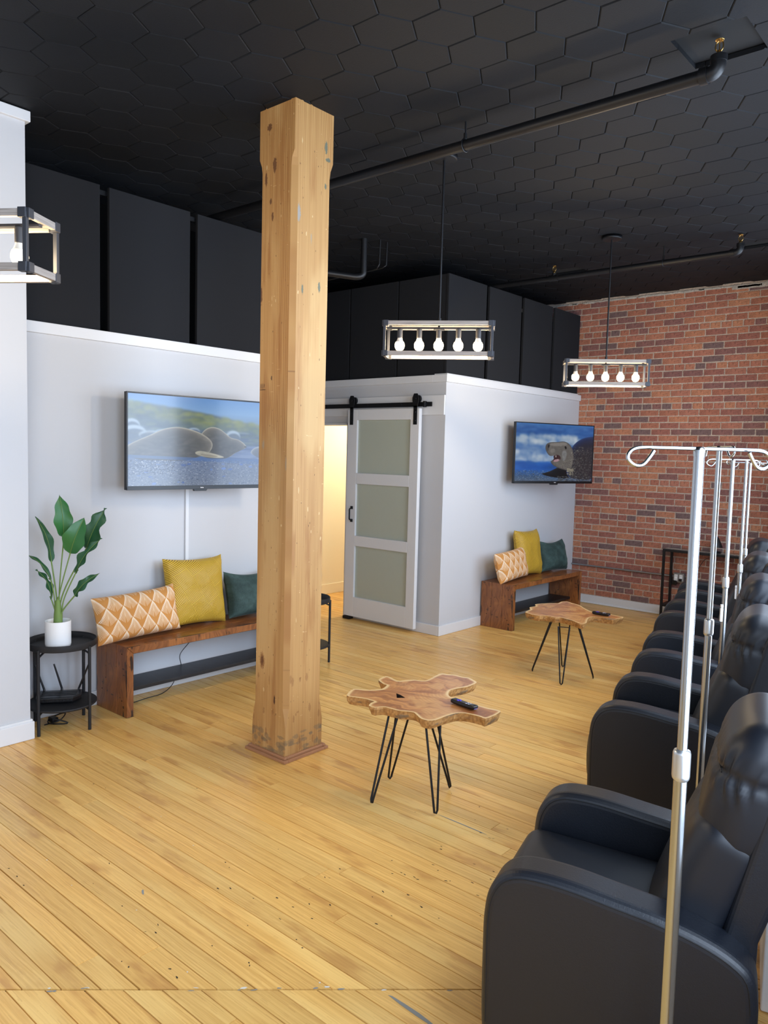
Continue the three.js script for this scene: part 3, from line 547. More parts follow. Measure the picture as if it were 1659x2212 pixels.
television('large wall television showing resting seals on a beach', [-4.475, -2.662], [-4.405, -3.755], 1.42, 2.052, (c, w, h) => {
  c.fillStyle = grad(c, 0, 0, 0, h, [[0, '#5e9be2'], [0.16, '#83b4ea'], [0.3, '#7f9cc0'], [0.45, '#5a72a4'], [0.62, '#7f96c4'], [1, '#8897b4']]); c.fillRect(0, 0, w, h);
  c.filter = 'blur(7px)';
  blob(c, [[-60, 42], [120, 52], [300, 70], [520, 92], [700, 122], [860, 150], [1020, 168], [1020, 300], [-60, 300]], '#51687c');
  specks(c, 240, -20, w, 40, 110, ['#8e9a50', '#a9b06a', '#6f8058', '#98a25c', '#5b7460'], 0.25, 0.6, 16, 46, 5, 16, 0.12);
  specks(c, 160, -20, w, 110, 190, ['#4d6670', '#6a8087', '#8a9a78', '#42586a'], 0.2, 0.5, 20, 70, 6, 18, 0.1);
  c.filter = 'blur(4px)';
  specks(c, 190, -20, w, 175, 330, ['#31497a', '#3f5f9c', '#90a8d2', '#c2d2ea', '#2c4270'], 0.15, 0.45, 30, 120, 1.5, 5, 0.03);
  for (const [x, y, a, b] of [[24, 184, 50, 40], [40, 226, 76, 44], [150, 236, 84, 26], [232, 214, 58, 14], [716, 228, 54, 38], [430, 202, 40, 18], [300, 210, 40, 12]]) { c.fillStyle = '#bdd3e8'; c.beginPath(); c.ellipse(x, y, a, b, 0, 0, TAU); c.fill(); c.fillStyle = '#5d7088'; c.beginPath(); c.ellipse(x + 4, y + b * 0.4, a * 0.95, b * 0.9, 0, 0, TAU); c.fill(); }
  c.filter = 'none';
  c.fillStyle = grad(c, 0, 330, 0, h, [[0, '#7e95c4'], [0.15, '#4f70ac'], [0.3, '#6c7fa4'], [1, '#7b889f']]); c.beginPath(); c.moveTo(0, 336); c.quadraticCurveTo(400, 350, w, 372); c.lineTo(w, h); c.lineTo(0, h); c.fill();
  c.filter = 'blur(1.5px)';
  const fur = [[226, 220, 200], [128, 124, 114], [100, 98, 92], [84, 83, 80], [76, 76, 76]];
  body(c, [[448, 352], [470, 240], [500, 196], [548, 172], [610, 178], [664, 212], [700, 240], [752, 244], [792, 264], [822, 290], [806, 304], [764, 312], [716, 344], [676, 366], [560, 366]], fur, [600, 390]);
  body(c, [[-40, 350], [-10, 304], [60, 270], [140, 238], [226, 196], [320, 180], [420, 196], [500, 222], [560, 262], [566, 300], [530, 346], [430, 366], [200, 370], [-40, 366]], fur, [260, 420]);
  blob(c, [[430, 338], [470, 322], [540, 334], [620, 350], [664, 366], [560, 368], [470, 356]], '#d2ccb6'); blob(c, [[470, 342], [540, 346], [620, 358], [560, 366], [490, 356]], '#a39c86');
  body(c, [[846, 332], [872, 300], [930, 284], [1010, 280], [1010, 352], [900, 352]], [[196, 204, 214], [120, 128, 142], [104, 112, 128]], [950, 380], 8);
  blob(c, [[800, 286], [818, 288], [822, 296], [808, 300]], '#3c3a38');
  c.filter = 'blur(3px)'; specks(c, 240, -20, 560, 205, 360, ['#8e8b82', '#66655f', '#a09c90'], 0.05, 0.16, 10, 44, 3, 10); specks(c, 120, 460, 760, 205, 350, ['#8e8b82', '#66655f'], 0.05, 0.16, 10, 30, 3, 10);
  c.filter = 'blur(1px)';
  c.globalAlpha = 0.75; c.fillStyle = '#4f75b6'; c.beginPath(); c.moveTo(0, 356); c.quadraticCurveTo(400, 368, w, 376); c.lineTo(w, 410); c.quadraticCurveTo(420, 384, 0, 374); c.fill(); c.globalAlpha = 1;
  c.filter = 'none';
  specks(c, 3600, 0, w, 384, h, ['#364c76', '#b7c3d8', '#5c74a2', '#7888a6', '#d3dcea', '#2a3c60', '#9aa9c6', '#8792a6'], 0.25, 0.8, 1.5, 7, 0.6, 2);
  specks(c, 700, 10, 300, 384, 470, ['#141f38', '#2b3c60', '#e6edf6', '#0f182c', '#465a84'], 0.4, 0.95, 1.5, 6, 0.8, 2.4);
  specks(c, 18, 60, w, 392, h, ['#4b78d6', '#6b94e8', '#3a63bd'], 0.5, 0.8, 8, 18, 3, 8);
}, W1);
television('smaller swivelled television showing an open mouthed elephant seal', [-4.09, -6.75], [-3.74, -7.785], 1.428, 2.052, (c, w, h) => {
  c.fillStyle = grad(c, 0, 0, 0, h, [[0, '#4a82c8'], [0.16, '#2d63ae'], [0.3, '#4f80c2'], [0.55, '#5b86c4'], [0.7, '#3f78cc'], [0.8, '#2b69c6'], [0.92, '#44648f'], [1, '#5d6f8a']]); c.fillRect(0, 0, w, h);
  c.filter = 'blur(9px)';
  specks(c, 130, -20, w, 10, 120, ['#1f4c94', '#6c9ada', '#2b5fae'], 0.2, 0.5, 30, 130, 3, 9);
  specks(c, 150, -20, 780, 112, 190, ['#dce7f2', '#b4c8de', '#8fabca', '#c8d8e8'], 0.25, 0.6, 14, 60, 8, 30);
  specks(c, 110, -20, 640, 185, 270, ['#5c84bd', '#8daed4', '#3e6fb4', '#a9c1dc'], 0.2, 0.45, 20, 90, 4, 12);
  specks(c, 150, -20, 560, 265, 355, ['#c4d5e8', '#93b0d6', '#dfe9f4', '#6c94ca'], 0.2, 0.55, 14, 56, 8, 26);
  specks(c, 120, -20, 560, 360, 430, ['#1d5cc0', '#2f72d4', '#184c9e'], 0.3, 0.6, 30, 110, 3, 8);
  c.filter = 'none';
  specks(c, 1900, 0, w, 436, h, ['#1f2f48', '#8aa1c2', '#46597a', '#a9b7c8', '#6a6657', '#2a3c58'], 0.35, 0.9, 1.5, 6, 0.8, 2.6);
  c.filter = 'blur(2px)';
  body(c, [[290, 474], [400, 456], [480, 424], [540, 400], [660, 420], [720, 506], [520, 508]], [[40, 44, 52], [20, 23, 30], [14, 16, 22]], [600, 520], 8);
  body(c, [[650, 506], [620, 420], [660, 300], [680, 220], [740, 160], [830, 118], [930, 100], [1020, 96], [1020, 530], [800, 520]], [[44, 74, 128], [36, 52, 88], [40, 46, 62], [44, 46, 54]], [840, 520], 12);
  specks(c, 500, 700, w, 200, 505, ['#6f6c68', '#1c1f26', '#8d887e', '#2c3038', '#514f50'], 0.15, 0.5, 3, 12, 2, 6);
  body(c, [[356, 206], [376, 182], [420, 170], [500, 168], [580, 156], [650, 176], [704, 236], [720, 320], [700, 410], [650, 442], [570, 424], [490, 404], [440, 376], [424, 346], [456, 352], [520, 352], [548, 330], [544, 306], [500, 286], [450, 296], [412, 300], [382, 276], [358, 240]], [[74, 72, 72], [108, 104, 101], [120, 116, 112], [112, 108, 104]], [600, 280], 12);
  c.filter = 'blur(3px)';
  blob(c, [[400, 178], [510, 172], [600, 164], [640, 188], [540, 206], [420, 204]], '#918c87'); blob(c, [[560, 250], [610, 240], [630, 280], [606, 344], [574, 350]], '#8c8d8e'); blob(c, [[420, 236], [470, 228], [480, 262], [440, 276], [416, 262]], '#8a8581');
  blob(c, [[366, 200], [392, 186], [404, 214], [396, 252], [376, 258]], '#565251'); specks(c, 120, 420, 690, 190, 420, ['#5f5b59', '#9a9590', '#4c4a4a'], 0.1, 0.3, 4, 18, 2, 6);
  c.filter = 'blur(1.2px)';
  blob(c, [[386, 196], [402, 188], [408, 206], [396, 226], [386, 220]], '#242226'); blob(c, [[590, 206], [612, 200], [624, 226], [606, 236]], '#121215');
  blob(c, [[452, 300], [512, 284], [548, 304], [552, 332], [500, 354], [440, 350], [470, 326]], '#41262a'); blob(c, [[456, 344], [496, 328], [544, 330], [524, 352], [468, 358]], '#c39aa4'); c.fillStyle = '#efe8de'; c.fillRect(486, 294, 8, 18); c.fillRect(512, 330, 5, 10);
  c.filter = 'none';
  for (let i = 0; i < 1300; i++) { const y = rr(232, 505), x = rr(668 + Math.abs(y - 390) * 0.1, 930); c.globalAlpha = rr(0.25, 0.8) * clamp(1.2 - (x - 660) / 260); c.fillStyle = ['#bdb6a8', '#7b756d', '#1a1c22', '#9a9388', '#d2ccbe', '#2b2c31'][i % 6]; c.beginPath(); c.ellipse(x, y, rr(1.5, 5), rr(1, 2.6), rr(0, 3), 0, TAU); c.fill(); }
  specks(c, 900, 400, 700, 172, 420, ['#4f4c4b', '#8f8a85', '#a39e98', '#5d5957', '#77736f'], 0.08, 0.3, 1.5, 5, 1, 3);
  specks(c, 260, 560, 700, 330, 430, ['#c0b8a6', '#2e2d30', '#968f84'], 0.2, 0.5, 1.5, 5, 1, 3);
  specks(c, 70, 640, 720, 420, 480, ['#c2b9a4', '#a59d8a', '#8d8676'], 0.3, 0.7, 4, 14, 3, 9);
  specks(c, 240, 520, w, 494, h, ['#23262c', '#6b6756', '#8a8d94', '#3c3f46'], 0.4, 0.9, 3, 16, 1, 3.5);
}, W2);
one('cable_cover', [rspan(W1 - 0.002, W1 + 0.014, 0.5, 1.5, -3.229, -3.258, 0.004)], M.trim, 'white vertical cable cover below the larger television', 'cable cover');

// ---------------------------------------------------------------- benches
function bench(label, x, z0, z1) {
  const o = thing('bench', label, 'bench', [x, 0, (z0 + z1) / 2], 0, 'waterfall wooden benches'), len = Math.abs(z1 - z0), D = 0.37, T = 0.047, Hh = 0.452, hz = len / 2;
  // top and ends of a few boards each, mitred at the corners; local +x is the front
  const strips = [[-D, -0.25], [-0.25, -0.125], [-0.125, 0]];
  for (const [a, b] of strips) {
    const shape = [[-hz, Hh], [hz, Hh], [hz - T, Hh - T], [-hz + T, Hh - T]];
    part('seat_board', boxUV(extrude(shape, b - a - 0.0012, 0.0025, 1).rotateY(-Math.PI / 2).translate((a + b) / 2, 0, 0)), M.bench2, o);
    for (const s of [-1, 1]) part('side_board', boxUV(extrude([[s * hz, 0.002], [s * hz, Hh], [s * (hz - T), Hh - T], [s * (hz - T), 0.002]], b - a - 0.0012, 0.0025, 1).rotateY(-Math.PI / 2).translate((a + b) / 2, 0, 0)), M.benchEnd, o);
  }
  for (const e of [-1, 1]) for (const [px, py] of [[-0.06, 0.4], [-0.3, 0.13], [-0.06, 0.1]]) part('peg_hole', cyl(V(px, py, e * (hz - 0.002)), V(px, py, e * (hz + 0.0006)), 0.005, 0.005, 8), M.wear, o);
  part('lower_shelf', rspan(-D + 0.02, -0.105, 0.13, 0.154, -hz + T, hz - T, 0.002), M.blackBoard, o);
  return o;
}
{ // boards of a bench lie along z on the seat: turn the grain
  const t = benchTex.clone(); t.rotation = Math.PI / 2; t.repeat.set(1 / 0.5, 1 / 1.1); t.needsUpdate = true;
  M.bench2 = phys({ map: t, roughness: 0.36, clearcoat: 0.35, clearcoatRoughness: 0.25 }); M.benchEnd = phys({ map: t, roughness: 0.4, clearcoat: 0.3, clearcoatRoughness: 0.3 });
}
bench('dark wooden waterfall bench under the larger television', -4.265, -2.543, -3.98);
bench('dark wooden waterfall bench under the smaller television', -3.853, -6.437, -7.878);
one('power_cord', [tube([V(-4.62, 0.42, -3.3), V(-4.6, 0.36, -3.3), V(-4.59, 0.3, -3.22), V(-4.6, 0.23, -3.16), V(-4.6, 0.155, -3.17)], 0.0028, 32, 6), tube([V(-4.60, 0.155, -3.17), V(-4.625, 0.1, -3.15), V(-4.6, 0.03, -3.1), V(-4.54, 0.004, -2.98), V(-4.52, 0.004, -2.84), V(-4.49, 0.004, -2.66)], 0.0028, 40, 6)], M.plastic, 'thin black power cord hanging behind the bench shelf', 'cord');

// ---------------------------------------------------------------- cushions
function pillowGeo(w, h, t, o = {}) {
  const n = 44, pos = [], uv = [], idx = [], k = o.pinch ?? 0.07, s0 = o.seed ?? 1;
  for (const side of [1, -1]) for (let j = 0; j <= n; j++) for (let i = 0; i <= n; i++) {
    const a = i / n * 2 - 1, b = j / n * 2 - 1;
    let x = a * (1 - k * (1 - b * b)) * w / 2, y = b * (1 - k * (1 - a * a)) * h / 2;
    const ex = Math.pow(Math.max(0, 1 - a ** 4), 0.5), ey = Math.pow(Math.max(0, 1 - b ** 4), 0.5);
    let z = side * t / 2 * ex * ey * (1 + 0.12 * (vn(a * 1.6 + s0 * 7, b * 1.6 + side) - 0.5));
    z += side * 0.007 * ex * ey * (fbm(a * 3 + s0 * 3, b * 3 + s0, 2) - 0.5) * 2;
    const wr = Math.max(0, Math.abs(a * b) - 0.25); z += side * wr * 0.01 * Math.sin((a * side - b) * 16 + s0) * ex * ey;
    if (o.sag) y -= o.sag * (1 - a * a) * smooth(-1, 1, b);
    if (o.ear) { y += o.ear * Math.pow(clamp(a), 6) * clamp(b); }
    pos.push(x, y, z); uv.push((a + 1) / 2, (b + 1) / 2);
  }
  const m = (n + 1) * (n + 1);
  for (let j = 0; j < n; j++) for (let i = 0; i < n; i++) { const p = j * (n + 1) + i, q = p + 1, r = p + n + 1, s = r + 1; idx.push(p, q, s, p, s, r, m + p, m + s, m + q, m + p, m + r, m + s); }
  const g = new THREE.BufferGeometry(); g.setAttribute('position', new THREE.Float32BufferAttribute(pos, 3)); g.setAttribute('uv', new THREE.Float32BufferAttribute(uv, 2)); g.setIndex(idx); g.computeVertexNormals(); return g;
}
const weave = (t, mx, my) => { t.wrapS = t.wrapT = THREE.RepeatWrapping; return t; };
const decoTex = canvasTex(1200, 560, (c, w, h) => {
  c.fillStyle = '#c98a45'; c.fillRect(0, 0, w, h);
  const sx = 215, sy = 215;
  for (let r = 4; r >= -1; r--) for (let i = -1; i < 8; i++) {
    const cx = i * sx + (r & 1 ? sx / 2 : 0), top = r * sy * 0.72 - 20;
    c.fillStyle = '#c98a45'; c.beginPath(); c.moveTo(cx, top); c.lineTo(cx + sx / 2, top + sy * 0.72); c.lineTo(cx, top + sy * 1.44); c.lineTo(cx - sx / 2, top + sy * 0.72); c.fill();
    for (let k = 0; k < 9; k++) { const f = 1 - k * 0.105; c.strokeStyle = '#f6e8d2'; c.lineWidth = k < 2 ? 6.5 : 4.2 - k * 0.2; c.globalAlpha = k < 3 ? 1 : 0.85; c.beginPath(); c.moveTo(cx - sx * 0.45 * f, top + 12 + sy * 0.72 * (0.98) + k * 7); c.lineTo(cx, top + 12 + k * 14); c.lineTo(cx + sx * 0.45 * f, top + 12 + sy * 0.72 * 0.98 + k * 7); c.stroke(); }
    c.globalAlpha = 1;
  }
});
const pleatPaint = (dark, light) => (c, w, h) => {
  c.fillStyle = light; c.fillRect(0, 0, w, h); c.save(); c.translate(w / 2, h / 2); c.rotate(-0.52); const S = 230;
  for (let i = -4; i < 5; i++) for (let j = -4; j < 5; j++) { c.save(); c.translate(i * S, j * S + (i & 1 ? S * 0.4 : 0)); c.beginPath(); c.rect(0, 0, S - 3, S - 3); c.clip(); c.strokeStyle = dark; c.lineWidth = 8; for (let k = 0; k < 14; k++) { c.beginPath(); if ((i + j) & 1) { c.moveTo(k * 19, 0); c.lineTo(k * 19, S); } else { c.moveTo(0, k * 19); c.lineTo(S, k * 19); } c.stroke(); } c.restore(); }
  c.restore();
};
const pleatTex = canvasTex(900, 900, pleatPaint('#94701a', '#dcb43a')), pleatBump = canvasTex(900, 900, pleatPaint('#303030', '#d0d0d0')); pleatBump.colorSpace = THREE.NoColorSpace;
const velvetTex = tex(512, 512, (x, y) => { const n = fbm(x * 7, y * 5, 4, 7, 5), f = vn(x * 120, y * 40, 120, 40); return mix3([34, 56, 54], [72, 96, 92], clamp(n * 1.3 - 0.3 + 0.25 * (f - 0.5))); });
M.deco = phys({ map: decoTex, roughness: 0.85, sheen: 0.3, sheenRoughness: 0.6, sheenColor: new THREE.Color(0xffe0b8) });
M.pleat = phys({ map: pleatTex, bumpMap: pleatBump, bumpScale: 0.004, roughness: 0.5, sheen: 0.5, sheenRoughness: 0.4, sheenColor: new THREE.Color(0xffd468) });
M.velvet = phys({ map: velvetTex, roughness: 0.8, sheen: 0.7, sheenRoughness: 0.45, sheenColor: new THREE.Color(0x9fb8b4) });
// a cushion stands on its lower edge at y, leans back against the wall and turns a little
function cushion(name, label, category, geo, mat, h, at, lean, yaw, tilt, group) {
  const o = thing(name, label, category, at, 0, group), m = part('cover', geo, mat, o);
  m.position.set(0, 0, 0); m.rotation.order = 'YXZ'; m.rotation.set(-lean, Math.PI / 2 + yaw, tilt); m.position.y = h / 2 * Math.cos(lean) + 0.014; m.position.x = -Math.sin(lean) * h / 2;
  return o;
}
const decoGeo = pillowGeo(0.63, 0.30, 0.15, { pinch: 0.05, seed: 2, ear: 0.012 }), pleatGeo = pillowGeo(0.49, 0.48, 0.15, { pinch: 0.075, seed: 5, ear: 0.01 }), velvetGeo = pillowGeo(0.52, 0.345, 0.16, { pinch: 0.06, seed: 9, sag: 0.03 });
const SEAT = 0.452;
cushion('lumbar_cushion', 'long orange art deco cushion on the bench nearest the plant', 'cushion', decoGeo, M.deco, 0.30, [-4.405, SEAT, -2.725], 0.25, 0.06, 0.02, 'bench cushions');
cushion('square_cushion', 'square yellow pleated cushion under the larger television', 'cushion', pleatGeo, M.pleat, 0.46, [-4.485, SEAT, -3.23], 0.18, -0.02, -0.03, 'bench cushions');
cushion('velvet_cushion', 'dark green velvet cushion half hidden by the wooden column', 'cushion', velvetGeo, M.velvet, 0.34, [-4.45, SEAT, -3.73], 0.25, 0.05, -0.03, 'bench cushions');
cushion('lumbar_cushion', 'orange art deco cushion on the bench near the barn door', 'cushion', decoGeo, M.deco, 0.30, [-3.99, SEAT, -6.67], 0.25, 0.1, 0.03, 'bench cushions');
cushion('square_cushion', 'square yellow pleated cushion under the smaller television', 'cushion', pleatGeo, M.pleat, 0.46, [-4.07, SEAT, -7.13], 0.18, 0.04, -0.04, 'bench cushions');
cushion('velvet_cushion', 'dark green velvet cushion at the brick wall end of a bench', 'cushion', velvetGeo, M.velvet, 0.34, [-4.04, SEAT, -7.6], 0.25, -0.05, -0.03, 'bench cushions');

// ---------------------------------------------------------------- round side tables, plant, router
function sideTable(label, at, turn) {
  const o = thing('side_table', label, 'side table', at, turn, 'round black tray tables'), R = 0.2, top = 0.5;
  part('tray', [lathe([[0, top - 0.004], [R - 0.006, top - 0.004], [R, top], [R, top + 0.034], [R - 0.003, top + 0.036], [R - 0.006, top + 0.034], [R - 0.006, top + 0.002], [0, top + 0.002]], 56)], M.matteBlack, o);
  for (let k = 0; k < 4; k++) {
    const a = k * Math.PI / 2 + Math.PI / 4, x = Math.cos(a) * (R - 0.002), z = Math.sin(a) * (R - 0.002);
    part('leg', [cyl(V(x, 0, z), V(x, top + 0.01, z), 0.0095), cyl(V(x, top - 0.035, z), V(x * 0.75, top - 0.012, z * 0.75), 0.006), cyl(V(x, 0.12, z), V(x * 0.8, 0.142, z * 0.8), 0.006)], M.matteBlack, o);
  }
  part('lower_shelf', lathe([[0, 0.14], [R - 0.004, 0.14], [R, 0.144], [R, 0.152], [R - 0.004, 0.155], [0, 0.155]], 56), M.matteBlack, o);
  return o;
}
const ST = [-4.437, 0, -2.21];
sideTable('round black tray table holding the potted plant', ST, -0.367);
sideTable('round black tray table mostly hidden behind the wooden column', [-4.45, 0, -4.236], 0);
{
  const px = -4.40, pz = -2.17, py = 0.502, o = thing('potted_plant', 'white pot with tall broad leaved green plant', 'plant', [px, py, pz]);
  part('pot', lathe([[0, 0], [0.062, 0], [0.07, 0.006], [0.073, 0.02], [0.073, 0.155], [0.071, 0.158], [0.067, 0.155], [0.067, 0.13], [0, 0.128]], 48), M.white, o);
  part('soil', lathe([[0, 0.138], [0.03, 0.137], [0.066, 0.131]], 24), M.soil, o);
  // leaf: base and tip points, half width, fold and bend; face turns towards the room
  const leaf = (b, t, w, mat, twist = 0, wave = 0.01, bend = 0.03) => {
    const B = V(...b), T = V(...t), ax = T.clone().sub(B), L = ax.length(); ax.normalize();
    const out = V(0.87, 0.12, 0.43).applyAxisAngle(ax, twist), nrm = out.addScaledVector(ax, -out.dot(ax)).normalize(), sd = new THREE.Vector3().crossVectors(ax, nrm).normalize();
    const n = 18, m = 8, pos = [], idx = [], uv = [];
    for (let i = 0; i <= n; i++) for (let j = 0; j <= m; j++) {
      const s = i / n, a = j / m * 2 - 1, half = w * Math.pow(Math.sin(Math.PI * Math.pow(s, 0.8)), 0.75) * (1 - 0.18 * s) + 0.001;
      const p = B.clone().addScaledVector(ax, s * L).addScaledVector(sd, a * half).addScaledVector(nrm, Math.abs(a) * half * 0.32 + bend * Math.sin(Math.PI * s) + wave * Math.sin(s * 14 + a * 2 + L * 40) * Math.abs(a) ** 1.5);
      p.addScaledVector(sd, wave * 0.8 * Math.sin(s * 17 + 1) * a * Math.abs(a)); pos.push(p.x, p.y, p.z); uv.push(s, j / m);
    }
    for (let i = 0; i < n; i++) for (let j = 0; j < m; j++) { const p = i * (m + 1) + j; idx.push(p, p + 1, p + m + 2, p, p + m + 2, p + m + 1); }
    const g = new THREE.BufferGeometry(); g.setAttribute('position', new THREE.Float32BufferAttribute(pos, 3)); g.setAttribute('uv', new THREE.Float32BufferAttribute(uv, 2)); g.setIndex(idx); g.computeVertexNormals();
    const lf = part('leaf', g, mat, o), mid = [...Array(8)].map((_, k) => B.clone().addScaledVector(ax, k / 7.3 * L).addScaledVector(nrm, bend * Math.sin(Math.PI * k / 7.3) + 0.001));
    part('midrib', tube(mid, 0.0016, 16, 5), M.stalk, lf);
    const root = V(rr(-0.022, 0.022), 0.135, rr(-0.022, 0.022)), midp = root.clone().lerp(B, 0.45); midp.x *= 0.55; midp.z *= 0.55;
    part('stalk', new THREE.TubeGeometry(curve([root, midp, B, B.clone().addScaledVector(ax, L * 0.1)]), 16, 0.0042, 6), M.stalk, lf);
  };
  const q = (a) => [a[0], a[1] - py, a[2]];
  leaf(q([0.029, 1.158, -0.025]), q([0.01, 1.407, -0.008]), 0.054, M.leaf, 0.15, 0.006);
  leaf(q([0.062, 1.063, -0.046]), q([0.128, 1.278, -0.1]), 0.068, M.leaf, -0.25, 0.004);
  leaf(q([0.095, 1.09, -0.13]), q([0.19, 1.334, -0.20]), 0.056, M.leafDark, -0.35, 0.012);
  leaf(q([-0.028, 1.008, 0.024]), q([-0.099, 1.276, 0.085]), 0.032, M.leafDark, 0.75, 0.005);
  leaf(q([0.08, 0.945, -0.069]), q([0.198, 1.158, -0.17]), 0.03, M.leafDark, -0.7, 0.008);
  leaf(q([-0.029, 0.893, 0.025]), q([-0.149, 1.055, 0.128]), 0.02, M.leafDark, 1.0, 0.004);
  leaf(q([-0.03, 0.785, 0.025]), q([-0.097, 0.961, 0.084]), 0.024, M.leafDark, 0.9, 0.007);
  leaf(q([0.076, 0.81, -0.065]), q([0.188, 0.949, -0.162]), 0.03, M.leafDark, -0.6, 0.009);
  part('crown', [lathe([[0.027, 0.13], [0.024, 0.19], [0.016, 0.27], [0.0, 0.3]], 10)], M.stalk, o);
}
{
  const o = thing('wifi_router', 'black router with upright antennas on the lower tray shelf', 'router', [-4.45, 0.155, -2.2], 0.95);
  part('body', [extrude([[-0.12, -0.075], [0.12, -0.075], [0.128, 0.02], [0.09, 0.085], [-0.09, 0.085], [-0.128, 0.02]], 0.032, 0.006).rotateX(Math.PI / 2).translate(0, 0.026, 0)], M.plastic, o);
  part('ridge', [-0.03, 0.0, 0.03].map((z) => rbox(0.2, 0.003, 0.004, 0.001, 0, 0.043, z)), M.matteBlack, o);
  part('vent_grille', [...Array(9)].map((_, k) => rbox(0.012, 0.012, 0.004, 0.001, -0.08 + k * 0.02, 0.024, 0.087)), M.blackSteel, o);
  for (const [x, z, lx, lz] of [[-0.1, -0.07, -0.05, 0], [0.0, -0.08, -0.045, 0], [0.1, -0.07, 0.06, 0.0]]) part('antenna', [cyl(V(x, 0.02, z), V(x, 0.045, z - 0.012), 0.007), cyl(V(x, 0.045, z - 0.012), V(x + lx, 0.2, z + lz - 0.012), 0.0065, 0.005)], M.plastic, o);
  one('cable_bundle', [tube([V(-4.5, 0.006, -2.13), V(-4.45, 0.03, -2.2), V(-4.5, 0.05, -2.26), V(-4.56, 0.02, -2.2), V(-4.5, 0.008, -2.16), V(-4.42, 0.01, -2.24), V(-4.47, 0.04, -2.18)], 0.004, 60, 6), rbox(0.06, 0.03, 0.04, 0.006, -4.53, 0.016, -2.2)], M.plastic, 'tangle of black cables and adapter under the tray table', 'cables');
}

